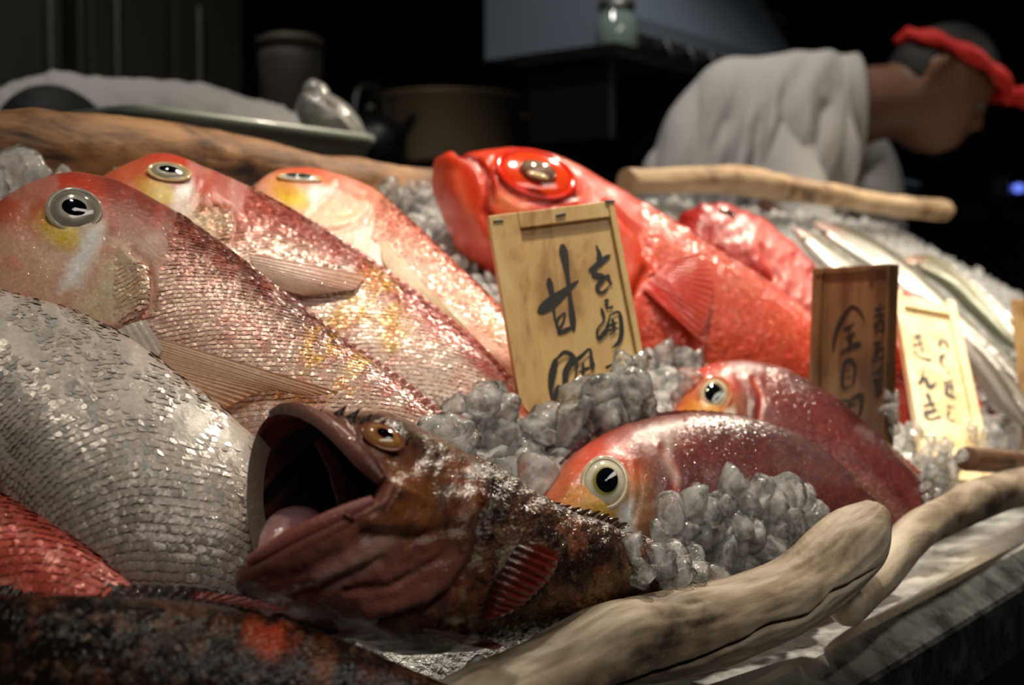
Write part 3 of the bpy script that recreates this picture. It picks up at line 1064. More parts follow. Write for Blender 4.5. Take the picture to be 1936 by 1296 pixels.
Cf.build('tilefish', 'palest pink tilefish with a white belly, against the brown log', 'fish',
         tilefish_color(kC, lin(240, 196, 176), lin(224, 124, 104), lin(244, 232, 214), lin(230, 140, 108),
                        [(935, 600, 18, 30, 20)], seed=21, pale=.02), M_SKIN, PINKF)
eye(Cf, 566, 337, 38, 15, 6, lin(214, 180, 120), lin(210, 214, 210), lin(96, 108, 112), pup=.58, pupo=(-.05, .0), rimw=.12, facing=0, pup_ratio=.7)
g = Cf
scales(Cf, .0027, (g.px > 712 - 0.2*(g.py - 400)) & (g.vv < 0.93) & (g.vv > -.15), edge=lin(226, 130, 104), ek=.35, seed=4, tilt=.12, jit=.08)
fin(Cf, [(722, 452), (720, 470), (722, 490), (735, 515)], [(922, 665), (880, 640), (830, 610), (790, 590)], lin(246, 226, 196), lin(222, 190, 140), 14, (.0015, .004), bulge=.002)

SOLID_C = SOLIDS[-1]
tail(Cf, lin(230, 160, 136), lin(226, 150, 110), .045, 1.2)
# --- the two dark ones on the right
DARKF = 'dark wine-red tilefish half buried in ice'
kE = dict(eye=(1143, 912), er=46, gx=1275, sc=.9, yel=.3, tri=[(0.65, 1.0), (1.15, .7), (1.25, 2.0), (.75, 2.6), (.5, 1.8)],
          gill=[(1255, 850), (1275, 890), (1275, 940), (1255, 990)], preop=[(1205, 880), (1210, 930), (1200, 980)], cheek=lin(206, 150, 84),
          lines=[([(1262, 830), (1260, 870), (1278, 910)], 9, lin(196, 186, 180), .5)])
E1 = Fish([(1015, 965, 1015, 985, .004), (1030, 930, 1030, 1020, .012), (1070, 868, 1080, 1050, .02), (1130, 820, 1140, 1070, .025), (1210, 794, 1220, 1080, .028), (1300, 784, 1300, 1085, .028),
           (1390, 792, 1380, 1085, .027), (1480, 820, 1460, 1075, .024), (1560, 868, 1540, 1065, .019), (1630, 930, 1610, 1050, .013), (1700, 990, 1680, 1050, .007)],
          [(1143, 910, .65), (1680, 980, .74), (1300, 790, .71)], n=170, m=80)
E1.displace(head_relief(kE))
E1.build('tilefish', 'dark wine-red tilefish with a bulging glassy eye, nearer of the two in the ice', 'fish',
         tilefish_color(kE, lin(92, 47, 46), lin(52, 27, 29), lin(136, 86, 78), lin(156, 62, 48), [], seed=31, streak=.25), M_SKIN, DARKF)
eye(E1, 1143, 914, 40, 47, 10, lin(206, 190, 160), lin(226, 220, 198), lin(140, 132, 60), pup=.52, pupo=(.06, .06), rimw=.14, dome=.5, facing=.45)
g = E1
scales(E1, .0022, (g.px > 1290) & (g.vv < 0.95), edge=lin(120, 60, 62), ek=.5, seed=5, tilt=.16, jit=.05)
fin(E1, [(1060, 880), (1130, 820), (1210, 794), (1300, 784), (1390, 792), (1480, 820), (1560, 868), (1640, 940)], [(1056, 876), (1128, 813), (1210, 786), (1301, 776), (1394, 784), (1488, 812), (1570, 861), (1650, 934)],
    lin(60, 26, 28), lin(90, 30, 30), 40, (0, 0), nu=161, nv=4, name='dorsal_fin', surf=False)

kE2 = dict(eye=(1350, 745), er=33, gx=1440, sc=.75, yel=.3, tri=[(0.7, 1.0), (1.1, .9), (1.2, 1.8), (.7, 2.0), (.5, 1.5)],
           gill=[(1425, 720), (1440, 750), (1436, 790), (1420, 820)], cheek=lin(222, 140, 60))
E2 = Fish([(1275, 770, 1275, 790, .004), (1290, 725, 1290, 850, .012), (1325, 694, 1330, 890, .02), (1380, 683, 1380, 910, .024), (1450, 695, 1440, 930, .026), (1530, 734, 1510, 945, .025),
           (1610, 793, 1580, 965, .022), (1680, 852, 1640, 985, .018), (1735, 905, 1680, 1005, .012), (1770, 945, 1730, 1010, .007)],
          [(1348, 745, .80), (1730, 930, .815), (1450, 690, .84)], n=150, m=70)
E2.displace(head_relief(kE2))
E2.build('tilefish', 'wine-red tilefish behind its darker twin, tail towards the branch', 'fish',
         tilefish_color(kE2, lin(106, 48, 47), lin(64, 30, 32), lin(170, 112, 102), lin(172, 58, 40), [], seed=41, streak=.3), M_SKIN, DARKF)
eye(E2, 1350, 747, 29, 36, 14, lin(206, 120, 80), lin(206, 190, 160), lin(110, 104, 90), pup=.52, pupo=(-.1, .0), rimw=.16, dome=.45, facing=.35)
g = E2
scales(E2, .0024, (g.px > 1450) & (g.vv < 0.95), edge=lin(140, 66, 66), ek=.5, seed=6, tilt=.16, jit=.05)
fin(E2, [(1450, 695), (1530, 734), (1610, 793), (1680, 852), (1735, 905)], [(1455, 690), (1537, 729), (1618, 788), (1690, 847), (1748, 900)], lin(120, 36, 34), lin(170, 44, 36), 26, (0, 0), nu=105, nv=4, name='dorsal_fin', surf=False)
# ================================================================== big-eyed red alfonsino
def red_color(base, hi, dark, seed, lines=(), blobs=()):
    def f(s):
        x, y, v = s.px, s.py, s.vv
        c = np.zeros(x.shape + (3,)) + np.asarray(base)
        c = mixc(c, dark, 0.6*sm(.5, .95, v)*sm(.3, .7, vn(x, y, .015, seed)))
        c = mixc(c, hi, 0.5*sm(.50, .75, vn(x, y, .02, seed + 2))*sm(.6, .1, v))
        for (bx, by, rx, ry, an, col, k) in blobs:
            c = mixc(c, col, k*blob(x, y, bx, by, rx, ry, an, .5))
        for (pts, w, col, k) in lines:
            c = mixc(c, col, k*lump(x, y, pts, w))
        return c
    return f


REDF = 'big-eyed red alfonsino'
D = Fish([(822, 300, 826, 322, .006), (842, 293, 838, 368, .018), (890, 288, 872, 440, .027), (950, 287, 925, 495, .033), (1030, 301, 985, 560, .037), (1110, 333, 1050, 620, .038),
          (1190, 374, 1120, 670, .038), (1270, 424, 1200, 710, .036), (1350, 478, 1290, 735, .033), (1440, 533, 1390, 745, .028), (1520, 593, 1480, 750, .022), (1600, 665, 1570, 760, .015), (1680, 730, 1660, 780, .008)],
         [(1015, 322, .985), (1530, 680, 1.00), (930, 490, .925)], n=220, m=90)
jaw = [(868, 292), (905, 305), (925, 335), (930, 370), (922, 400), (938, 440)]
ring = [(960, 300), (938, 330), (950, 362), (985, 385), (1040, 392), (1085, 375)]


def dispD(s):
    x, y = s.px, s.py
    d = -.0048*lump(x, y, jaw, 7) + .0026*lump(x, y, [(a - 18, b + 6) for a, b in jaw], 16)
    d = d - .0016*lump(x, y, ring, 6) + .0013*lump(x, y, [(a - 4, b + 12) for a, b in ring], 8)
    d = d - .0014*lump(x, y, [(935, 300), (912, 340), (935, 385)], 5)
    d = d + .0040*blob(x, y, 1015, 335, 95, 66, 12, .6)
    d = d - .0030*lump(x, y, [(1150, 390), (1205, 440), (1225, 500), (1200, 560), (1190, 600)], 8) + .0022*lump(x, y, [(1130, 400), (1185, 450), (1205, 500), (1180, 560)], 16)
    d = d - .0035*lump(x, y, [(1230, 520), (1290, 590), (1310, 640)], 9)
    d = d + .0012*(vn(x, y, .03, 5) - .5)
    # fine bony striations on the lower jaw
    d = d + .00025*np.sin((x - 840)*.8 + (y - 300)*.25)*blob(x, y, 870, 385, 40, 80, 20, .5)
    return d


D.displace(dispD)
cD = red_color(lin(208, 60, 32), lin(216, 92, 58), lin(164, 36, 25), 3,
               lines=[(jaw, 7, lin(110, 14, 12), .85), (ring, 6, lin(170, 26, 22), .6), ([(860, 330), (885, 400), (915, 460)], 10, lin(240, 120, 80), .5), ([(945, 375), (985, 400)], 16, lin(246, 150, 100), .6)],  # the pale jaw and cheek strokes are highlights painted into the skin
               blobs=[(1290, 450, 80, 40, 40, lin(206, 90, 64), .4), (1370, 560, 80, 60, 40, lin(206, 110, 92), .4), (1250, 600, 70, 60, 0, lin(200, 60, 44), .4)])  # the pale flank blob paints the sheen of the scales into the colour
D.build('alfonsino', 'large vivid red fish with a huge round eye, behind the lettered wooden sign', 'fish', cD, M_SKIN)
g = D
eye(D, 1014, 330, 72, 52, 12, lin(222, 44, 22), lin(226, 66, 26), lin(214, 60, 26), pup=0, dome=.30, rimw=.10, facing=.15, rimh=.08)
# the big dull pupil with its pale lower crescent
e2 = eye(D, 1013, 333, 33, 21, 12, lin(120, 60, 44), lin(134, 108, 94), lin(116, 94, 84), pup=0, dome=.75, rimw=.08, facing=.15, lift=15)
e2.name = 'pupil'
e3 = eye(D, 1010, 349, 20, 6, 12, lin(206, 170, 120), lin(226, 206, 160), lin(226, 206, 160), pup=0, dome=.5, rimw=.05, facing=.15, lift=27)
e3.name = 'pupil_crescent'
scales(D, .0044, (g.px > 1215) & (g.vv < .95), edge=lin(222, 104, 80), ek=.45, seed=8, tilt=.20, jit=.08)
fin(D, [(1215, 545), (1232, 525), (1250, 510), (1262, 500)], [(1320, 640), (1345, 570), (1345, 510), (1318, 480)], lin(206, 40, 32), lin(226, 96, 80), 14, (.003, .012), bulge=.004)

tail(D, lin(200, 50, 34), lin(206, 60, 44), .07, 1.5, .5)

D2 = Fish([(1283, 402, 1285, 420, .005), (1305, 388, 1300, 470, .018), (1370, 388, 1340, 520, .027), (1430, 416, 1400, 570, .030), (1490, 466, 1450, 620, .031), (1550, 528, 1510, 660, .029),
           (1620, 590, 1590, 690, .024), (1700, 650, 1680, 720, .016), (1760, 700, 1750, 740, .008)],
          [(1370, 430, 1.13), (1600, 650, 1.09), (1340, 500, 1.08)], n=120, m=60)
D2.displace(lambda s: -.003*lump(s.px, s.py, [(1340, 430), (1330, 460), (1400, 520)], 8) - .004*lump(s.px, s.py, [(1440, 470), (1470, 520), (1450, 545), (1400, 560)], 9)
            + .004*lump(s.px, s.py, [(1420, 470), (1440, 510)], 16) + .005*(vn(s.px, s.py, .03, 5) - .5) + .003*(vn(s.px, s.py, .08, 6) - .5))
D2.build('alfonsino', 'smaller red fish farther back, only its wrinkled head showing above the ice', 'fish',
         red_color(lin(160, 34, 25), lin(190, 66, 50), lin(118, 24, 20), 13, blobs=[(1460, 470, 50, 40, 40, lin(206, 96, 80), .4), (1510, 580, 40, 70, 0, lin(206, 120, 108), .45)]), M_SKIN)
eye(D2, 1377, 404, 19, 10, 20, lin(150, 40, 20), lin(60, 60, 60), lin(30, 30, 32), pup=.6, dome=.5, facing=.05)

tail(D2, lin(180, 40, 30), lin(196, 56, 44), .06, 1.5, .5)

K = Fish([(1650, 560, 1648, 570, .004), (1665, 545, 1660, 610, .015), (1700, 560, 1690, 680, .022), (1740, 600, 1715, 740, .024), (1780, 650, 1750, 780, .022), (1820, 710, 1790, 800, .015), (1850, 760, 1840, 800, .007)],
         [(1700, 600, 1.16), (1790, 760, 1.12), (1690, 680, 1.12)], n=80, m=48)
K.build('thornyhead', 'orange-red fish almost hidden between the two wooden signs on the right', 'fish',
        red_color(lin(214, 62, 28), lin(228, 96, 56), lin(190, 40, 24), 23), M_SKIN)
fin(K, [(1700, 560), (1740, 600), (1780, 650)], [(1712, 548), (1754, 590), (1794, 642)], lin(206, 60, 40), lin(222, 90, 60), 10, (0, 0), nu=41, nv=4, name='dorsal_fin', surf=False)
tail(K, lin(200, 60, 40), lin(206, 80, 60), .03, 1.2, .1)
eye(K, 1683, 590, 10, 10, 0, lin(214, 120, 40), lin(222, 200, 160), lin(200, 160, 60), pup=.6)

# ================================================================== the grey scaly bream
F = Fish([(-260, 560, -300, 640, .01), (-200, 520, -230, 760, .025), (-100, 528, -140, 880, .034), (0, 558, -40, 960, .038), (110, 590, 70, 1085, .04), (220, 645, 180, 1135, .04),
          (330, 726, 290, 1165, .037), (430, 803, 400, 1175, .031), (500, 868, 475, 1170, .021), (535, 930, 520, 1140, .011), (550, 985, 545, 1105, .004)],
         [(250, 850, .528), (480, 1050, .510), (100, 620, .567)], n=180, m=100)


def colF(s):
    x, y, v = s.px, s.py, s.vv
    c = np.zeros(x.shape + (3,)) + lin(218, 208, 199)
    c = mixc(c, lin(196, 156, 140), .8*sm(.45, .9, v))
    c = mixc(c, lin(150, 74, 56), .55*sm(.7, .97, v)*sm(.45, .6, vn(x, y, .05, 2)))
    c = mixc(c, lin(120, 84, 60), .6*sm(.75, .97, v)*sm(.55, .7, vn(x, y, .10, 7)))
    c = mixc(c, lin(170, 166, 160), .5*sm(.5, .7, vn(x, y, .03, 4)))
    c = mixc(c, lin(190, 92, 70), .5*sm(.68, .8, vn(x, y, .06, 9))*sm(0, .6, v))
    c = mixc(c, lin(128, 120, 108), .6*sm(-.45, -.75, v + .2*(vn(x, y, .02, 8) - .5)))
    return c


F.displace(lambda s: .0012*(vn(s.px, s.py, .012, 3) - .5) + .0005*(vn(s.px, s.py, .05, 6) - .5))
F.build('sea_bream', 'big silvery grey scaly fish lying across the left edge', 'fish', colF, M_SKIN)
mkF = (F.vv < .90) & ((vn(F.px, F.py, .02, 77) + .5*vn(F.px, F.py, .09, 78) > .72) | (F.vv < -.25))
scales(F, .0034, mkF, edge=lin(150, 142, 130), ek=.15 + 0*0, seed=9, tilt=.05 + .17*sm(-.25, -.65, F.vv), jit=.10)
fin(F, [(250, 668), (330, 727), (430, 804), (510, 871)], [(270, 668), (350, 726), (452, 806), (530, 878)], lin(150, 60, 50), lin(170, 60, 56), 24, (0, 0), nu=97, nv=4, name='dorsal_fin', surf=False)

G = Fish([(-240, 960, -240, 985, .004), (-160, 885, -180, 1140, .02), (-60, 905, -80, 1200, .028), (20, 937, 0, 1230, .028), (100, 982, 80, 1240, .025), (180, 1040, 160, 1240, .02), (240, 1096, 230, 1230, .013), (300, 1150, 290, 1230, .006)],
         [(100, 1060, .465), (250, 1120, .455), (50, 960, .485)], n=110, m=70)
G.build('red_snapper', 'rosy red fish cut off at the left edge, under the grey fish', 'fish',
        red_color(lin(200, 84, 74), lin(232, 168, 150), lin(186, 36, 34), 33), M_SKIN)
scales(G, .0034, G.vv < .9, edge=lin(200, 110, 90), ek=.3, seed=10, tilt=.14, jit=.1)
fin(G, [(-40, 912), (20, 937), (100, 982), (180, 1040), (240, 1096)], [(-20, 905), (45, 935), (130, 985), (210, 1046), (268, 1102)], lin(150, 16, 20), lin(196, 40, 36), 14, (0, 0), nu=85, nv=5, name='dorsal_fin', surf=False, frayed=.3)

# ================================================================== dark fish along the bottom edge
def dark_color(seed, blobs=(), a=lin(52, 34, 26), b=lin(20, 13, 12), c_=lin(112, 66, 44)):
    def f(s):
        x, y, v = s.px, s.py, s.vv
        c = np.zeros(x.shape + (3,)) + a
        c = mixc(c, b, .9*sm(.45, .65, vn(x, y, .014, seed)))
        c = mixc(c, c_, .8*sm(.56, .74, vn(x, y, .022, seed + 3)))
        c = mixc(c, lin(140, 112, 80), .6*sm(.62, .8, vn(x, y, .05, seed + 6)))
        c = mixc(c, lin(24, 16, 15), .7*sm(.55, .75, vn(x, y, .07, seed + 9)))
        for (bx, by, rx, ry, an, col, k) in blobs:
            c = mixc(c, col, k*blob(x, y, bx, by, rx, ry, an, .5)*sm(.25, .55, vn(x, y, .03, seed + 12)))
        return c
    return f


H = Fish([(-200, 1228, -200, 1240, .004), (-150, 1148, -160, 1350, .02), (-50, 1138, -60, 1420, .03), (80, 1136, 70, 1450, .034), (220, 1140, 210, 1460, .035), (360, 1150, 350, 1460, .034), (500, 1176, 490, 1450, .03),
          (620, 1214, 610, 1430, .025), (720, 1253, 710, 1410, .018), (820, 1293, 820, 1380, .011), (900, 1323, 900, 1360, .006)],
         [(300, 1200, .425), (800, 1290, .435), (300, 1120, .44)], n=150, m=80)
H.displace(lambda s: .001*(vn(s.px, s.py, .02, 3) - .5))
H.build('rockfish', 'dark mottled rockfish along the bottom edge with an orange spot', 'fish',
        dark_color(5, [(505, 1205, 48, 38, 20, lin(210, 82, 44), 1.0), (610, 1250, 20, 40, 0, lin(170, 100, 60), .8), (340, 1150, 60, 14, 10, lin(150, 100, 76), .7)]), M_DARK)
scales(H, .0022, H.vv < .9, M_DARK, edge=lin(24, 17, 16), ek=.5, seed=12, tilt=.26, jit=.10)
fin(H, [(-40, 1130), (80, 1128), (220, 1130), (360, 1140), (500, 1166), (620, 1206)], [(-20, 1108), (100, 1104), (240, 1106), (380, 1112), (530, 1146), (650, 1190)], lin(20, 12, 12), lin(40, 20, 18), 30, (0, 0), nu=121, nv=5, name='dorsal_fin', surf=False)
fin(H, [(362, 1132), (420, 1140), (480, 1152)], [(372, 1118), (455, 1128), (560, 1160)], lin(120, 36, 30), lin(150, 50, 40), 8, (.01, .012), nu=41, nv=6, name='side_fin', surf=False, off=.006)

# ================================================================== silver fish on the right
def silver_color(back, belly, stripe, seed):
    def f(s):
        x, y, v = s.px, s.py, s.vv
        c = np.zeros(x.shape + (3,)) + np.asarray(belly)
        c = mixc(c, back, sm(-.05, .45, v))
        c = mixc(c, stripe, .8*np.exp(-((v - .12)/.14)**2))
        c = mixc(c, lin(206, 140, 130), .5*sm(.16, .05, s.ss))
        return c
    return f


M_SILV = skin_mat('silver_fish_skin', 0.36, 0.6, 400, 0.5, metallic=.2, glint=.8)
for (lab, ribs, anc, cols, ey_) in [
    ('silver fish with a pointed snout, lower left of the pair pointing at the log',
     [(1500, 431, 1502, 438, .003), (1525, 440, 1520, 480, .009), (1560, 462, 1548, 520, .014), (1610, 500, 1592, 560, .015), (1680, 560, 1660, 610, .013), (1760, 630, 1745, 670, .009), (1820, 690, 1812, 705, .004)],
     [(1540, 470, 1.22), (1760, 650, 1.15), (1530, 500, 1.18)], (lin(44, 48, 46), lin(180, 178, 172), lin(130, 120, 100)), (1522, 452)),
    ('bright silver fish with a pointed snout, upper right of the pair pointing at the log',
     [(1536, 417, 1538, 424, .003), (1570, 424, 1560, 462, .010), (1620, 442, 1602, 500, .015), (1690, 485, 1668, 545, .017), (1770, 555, 1745, 615, .016), (1850, 630, 1830, 685, .012), (1930, 710, 1915, 745, .007), (1980, 760, 1975, 772, .003)],
     [(1580, 450, 1.36), (1850, 650, 1.25), (1600, 490, 1.31)], (lin(56, 60, 57), lin(190, 188, 182), lin(140, 130, 84)), (1558, 440)),
    ('yellow-backed silver fish with dark stripe lying on the ice at far right',
     [(1708, 490, 1710, 498, .003), (1735, 482, 1728, 520, .010), (1790, 502, 1772, 550, .015), (1850, 550, 1828, 605, .017), (1910, 610, 1890, 660, .014), (1970, 670, 1955, 700, .007)],
     [(1740, 510, 1.46), (1900, 620, 1.38), (1730, 540, 1.42)], (lin(46, 47, 24), lin(120, 122, 96), lin(150, 138, 40)), (1735, 502)),
    ('grey silver fish running down beside the bright pale sign',
     [(1690, 540, 1692, 550, .003), (1730, 552, 1716, 590, .010), (1800, 605, 1780, 655, .014), (1870, 665, 1845, 720, .014), (1925, 730, 1900, 775, .010), (1960, 780, 1945, 800, .004)],
     [(1740, 590, 1.20), (1900, 730, 1.13), (1720, 600, 1.18)], (lin(70, 69, 68), lin(150, 147, 144), lin(104, 98, 92)), (1712, 565)),
    ('dull grey fish lowest beside the bright pale sign at right',
     [(1790, 640, 1790, 650, .003), (1820, 640, 1806, 690, .011), (1870, 690, 1845, 745, .014), (1915, 750, 1885, 790, .010), (1945, 800, 1930, 815, .004)],
     [(1830, 680, 1.08), (1910, 770, 1.06), (1815, 700, 1.07)], (lin(78, 66, 58), lin(156, 149, 142), lin(110, 102, 94)), (1815, 660))]:
    J = Fish([(q[0], q[1], q[0] + .66*(q[2] - q[0]), q[1] + .66*(q[3] - q[1]), q[4]*.62) for q in ribs], anc, n=70, m=44)
    J.build('silver_fish', lab, 'fish', silver_color(*cols, 3), M_SILV, 'slim silver fish on the far ice')
    eye(J, ey_[0], ey_[1], 7, 6, 20, lin(150, 140, 110), lin(206, 206, 196), lin(150, 150, 140), pup=.6)
    tail(J, lin(110, 108, 100), lin(90, 90, 84), .035, 1.3, .6, 8, 25, 6)
    q = [(r_[0], r_[1]) for r_ in ribs[1:-1]]
    fin(J, q, [(a + 7, b - 5) for a, b in q], lin(120, 116, 100), lin(150, 146, 130), 10, (0, 0), nu=31, nv=3, name='dorsal_fin', surf=False)
# ================================================================== gaping rockfish
def warpI(s, G):
    v = s.vv
    g0 = np.interp(v, [-1, -.85, -.45, -.25, .3, 1.0], [0, .22, .95, 1.0, .50, 0.0])
    dec = np.interp(s.ss, [0, .05, .16, .30, .42], [1.0, .80, .42, .10, 0.0])
    hor = nrm(RGT*1.0 + UPV*-.06 + DIR*.10)
    return G + hor*(g0*dec*.0300)[..., None]


I = Fish([(512, 772, 466, 1066, .023), (530, 768, 468, 1082, .026), (575, 770, 490, 1104, .029), (640, 777, 545, 1136, .032), (705, 792, 620, 1170, .034), (800, 836, 720, 1205, .036),
          (900, 890, 840, 1225, .035), (1000, 948, 950, 1215, .031), (1100, 988, 1070, 1185, .024), (1190, 1015, 1180, 1150, .015), (1280, 1060, 1280, 1135, .009), (1350, 1080, 1350, 1130, .005)],
         [(540, 900, .455), (1200, 1050, .562), (720, 790, .500)], n=240, m=110, warp=warpI)
gillI = [(915, 955), (905, 1000), (900, 1050), (860, 1110), (800, 1150), (720, 1170)]


def dispI(s):
    x, y = s.px, s.py
    d = .0035*blob(x, y, 722, 828, 55, 42, 35, .6)
    d = d - .0020*lump(x, y, [(668, 800), (690, 860), (740, 870)], 9)
    d = d - .0025*lump(x, y, gillI, 8) + .0022*lump(x, y, [(a - 22, b - 6) for a, b in gillI], 18)
    d = d - .0018*lump(x, y, [(690, 1010), (780, 1020), (850, 1000)], 10) + .0014*lump(x, y, [(700, 985), (790, 990)], 16)
    d = d - .0016*lump(x, y, [(560, 1130), (650, 1090), (720, 1060)], 10) + .0026*lump(x, y, [(600, 1090), (690, 1050)], 22)
    d = d - .0014*lump(x, y, [(655, 1120), (740, 1110), (830, 1060)], 8)
    d = d + .0022*(vn(x, y, .022, 5) - .5)*sm(620, 700, x) + .0012*(vn(x, y, .06, 8) - .5)
    return d*sm(0, .05, s.ss)


I.displace(dispI)


def colI(s):
    x, y, v = s.px, s.py, s.vv
    c = dark_color(15, [(720, 930, 110, 70, 20, lin(160, 96, 56), .85), (680, 905, 30, 50, 10, lin(196, 150, 76), .6), (1000, 900, 120, 26, 30, lin(110, 96, 80), .6)],
                   a=lin(104, 66, 50), b=lin(48, 31, 26), c_=lin(144, 84, 56))(s)
    # pinkish bare throat and lower jaw
    thr = soft(x, y, [(470, 1050), (560, 1050), (660, 1000), (720, 1040), (850, 1060), (820, 1130), (700, 1190), (540, 1150), (490, 1110)], 50)
    c = mixc(c, lin(170, 106, 96), .9*thr)
    c = mixc(c, lin(196, 160, 150), .7*lump(x, y, [(610, 1100), (690, 1060), (730, 1020)], 20))
    c = mixc(c, lin(52, 26, 24), .7*lump(x, y, [(480, 1085), (560, 1080), (640, 1040)], 12))
    c = mixc(c, lin(70, 34, 30), .6*lump(x, y, gillI, 12))
    # pale mottles low on the flank
    lo = soft(x, y, [(860, 1080), (960, 1020), (1000, 1200), (820, 1220)], 40)
    c = mixc(c, lin(160, 150, 116), .8*lo*sm(.5, .7, vn(x, y, .04, 33)))
    c = mixc(c, lin(150, 120, 70), .6*soft(x, y, [(960, 1150), (1190, 1060), (1230, 1120), (980, 1220)], 30)*sm(.35, .65, vn(x*1.4, y*.5, .05, 35)))
    c = mixc(c, lin(40, 27, 24), .75*sm(.45, .85, v)*sm(.03, .08, s.ss))
    # lips
    c = mixc(c, lin(150, 96, 84), .8*sm(.05, .015, s.ss))
    return c


I.build('rockfish', 'brown mottled rockfish with its mouth gaping wide open', 'fish', colI, M_DARK, closed0=False)
SOLID_I = SOLIDS[-1]
scales(I, .0020, (I.px > 905) & (I.vv < .93), M_DARK, edge=lin(40, 28, 24), ek=.45, seed=14, tilt=.24, jit=.10)
# mouth cavity: loft from the rim back into the throat
n_, m_ = I.n, I.m
far = I.G - 2*((I.G - I.o) @ I.nn)[..., None]*I.nn
rim_ = np.concatenate([I.G[0], far[0, m_-2:0:-1]], axis=0)
throat = P(640, 930, .535)
ctr = rim_.mean(0)
vs, cs = [], []
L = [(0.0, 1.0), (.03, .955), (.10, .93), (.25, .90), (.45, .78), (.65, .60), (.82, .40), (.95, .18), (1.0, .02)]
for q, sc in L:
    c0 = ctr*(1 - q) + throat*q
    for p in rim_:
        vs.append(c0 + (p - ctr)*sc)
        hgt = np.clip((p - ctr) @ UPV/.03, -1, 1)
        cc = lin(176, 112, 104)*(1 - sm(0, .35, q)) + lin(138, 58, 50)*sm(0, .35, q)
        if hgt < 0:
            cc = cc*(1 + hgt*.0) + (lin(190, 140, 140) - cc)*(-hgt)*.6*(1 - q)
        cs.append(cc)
k_ = len(rim_)
fs = [f[::-1] for f in gridfaces(len(L), k_, True)]
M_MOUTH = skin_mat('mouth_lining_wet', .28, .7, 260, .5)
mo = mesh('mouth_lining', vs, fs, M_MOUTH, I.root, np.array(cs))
mo['label'] = 'dark red wet inside of the open mouth'


def tube(name, pts, rads, mat, parent, cols, m=14, n=60, squash=1.0, axis=None):
    pts = np.asarray(pts, float)
    par = np.concatenate([[0], np.cumsum(np.linalg.norm(np.diff(pts, axis=0), axis=1))])
    c = cr(np.hstack([pts, np.asarray(rads)[:, None]]), np.linspace(0, 1, n), par)
    tg = nrm(np.gradient(c[:, :3], axis=0))
    ax = nrm(CAM - c[:, :3]) if axis is None else np.broadcast_to(axis, tg.shape)
    a = nrm(np.cross(tg, ax))
    b = np.cross(a, tg)
    th = np.linspace(0, 2*np.pi, m, endpoint=False)
    V = c[:, None, :3] + c[:, None, 3:4]*(np.cos(th)[None, :, None]*a[:, None] + squash*np.sin(th)[None, :, None]*b[:, None])
    f = gridfaces(n, m, True) + [tuple(range(m))[::-1], tuple(range((n-1)*m, n*m))]
    col = None
    if cols is not None:
        cc = np.asarray(cols, float)
        if cc.ndim == 1:
            cc = np.array([cc, cc])
        t = np.linspace(0, 1, n)
        base = np.stack([np.interp(t, np.linspace(0, 1, len(cc)), cc[:, i]) for i in range(3)], -1)
        col = np.repeat(base, m, axis=0)
    return mesh(name, V.reshape(-1, 3), f, mat, parent, col)


def rimpt(j, lift=0.0):
    p = I.G[0, j]
    return p + nrm(CAM - p)*lift


js = [int(q) for q in np.linspace(2, 62, 9)]
tube('upper_lip', [rimpt(j, .0005) for j in js], [.0016, .0022, .0026, .0028, .0028, .0029, .0031, .0036, .0020], M_DARK, I.root, [lin(70, 42, 36), lin(150, 104, 92), lin(150, 96, 84), lin(96, 56, 46)])
js = [int(q) for q in np.linspace(70, 107, 8)]
tube('lower_lip', [rimpt(j, .0008) for j in js], [.0018, .0026, .0028, .0028, .0026, .0024, .0022, .0016], M_DARK, I.root, [lin(170, 104, 98), lin(160, 92, 86), lin(180, 110, 104)])
# upper jaw blade hanging at the mouth corner
ub = [(592, 832), (622, 880), (640, 925), (655, 962), (652, 978)]
mxp = []
for x, y in ub:
    p, nn_ = I.hit(x + 8, y)
    mxp.append(p + nrm(CAM - p)*.0015)
tube('jaw_blade', mxp, [.0016, .0026, .0036, .0042, .0022], M_DARK, I.root, [lin(120, 70, 56), lin(96, 60, 48), lin(130, 74, 60), lin(120, 64, 54)], squash=.3)
# pale membrane inside the far side of the mouth and the tongue
fl = rim_[m_ + 10: m_ + 92]
fl = rim_[-70:-12]
vs, cs = [], []
for i, p in enumerate(fl):
    for q in np.linspace(0, 1, 5):
        pp = p*(1 - .26*q) + (ctr*.55 + throat*.45)*(.26*q)
        vs.append(pp + nrm(CAM - pp)*.0012)
        cs.append(lin(168, 156, 140)*(1 - .25*q))
mb = mesh('mouth_membrane', vs, gridfaces(len(fl), 5), M_SKIN, I.root, np.array(cs))
mb['label'] = 'pale grey membrane lining the far lip'
t0, t1 = P(500, 1052, .450), P(590, 985, .485)
tube('tongue', [t0, t0*.7 + t1*.3 + UPV*.003, t0*.35 + t1*.65 + UPV*.004, t1], [.0030, .0075, .0095, .006], M_MOUTH, I.root, [lin(196, 130, 132), lin(206, 160, 164), lin(170, 110, 110)], squash=.6, axis=UPV)
eye(I, 724, 827, 38, 27, 33, lin(150, 92, 62), lin(196, 140, 84), lin(150, 84, 50), pup=.42, pupo=(.05, -.02), dome=.6, rimw=.16, facing=.25)
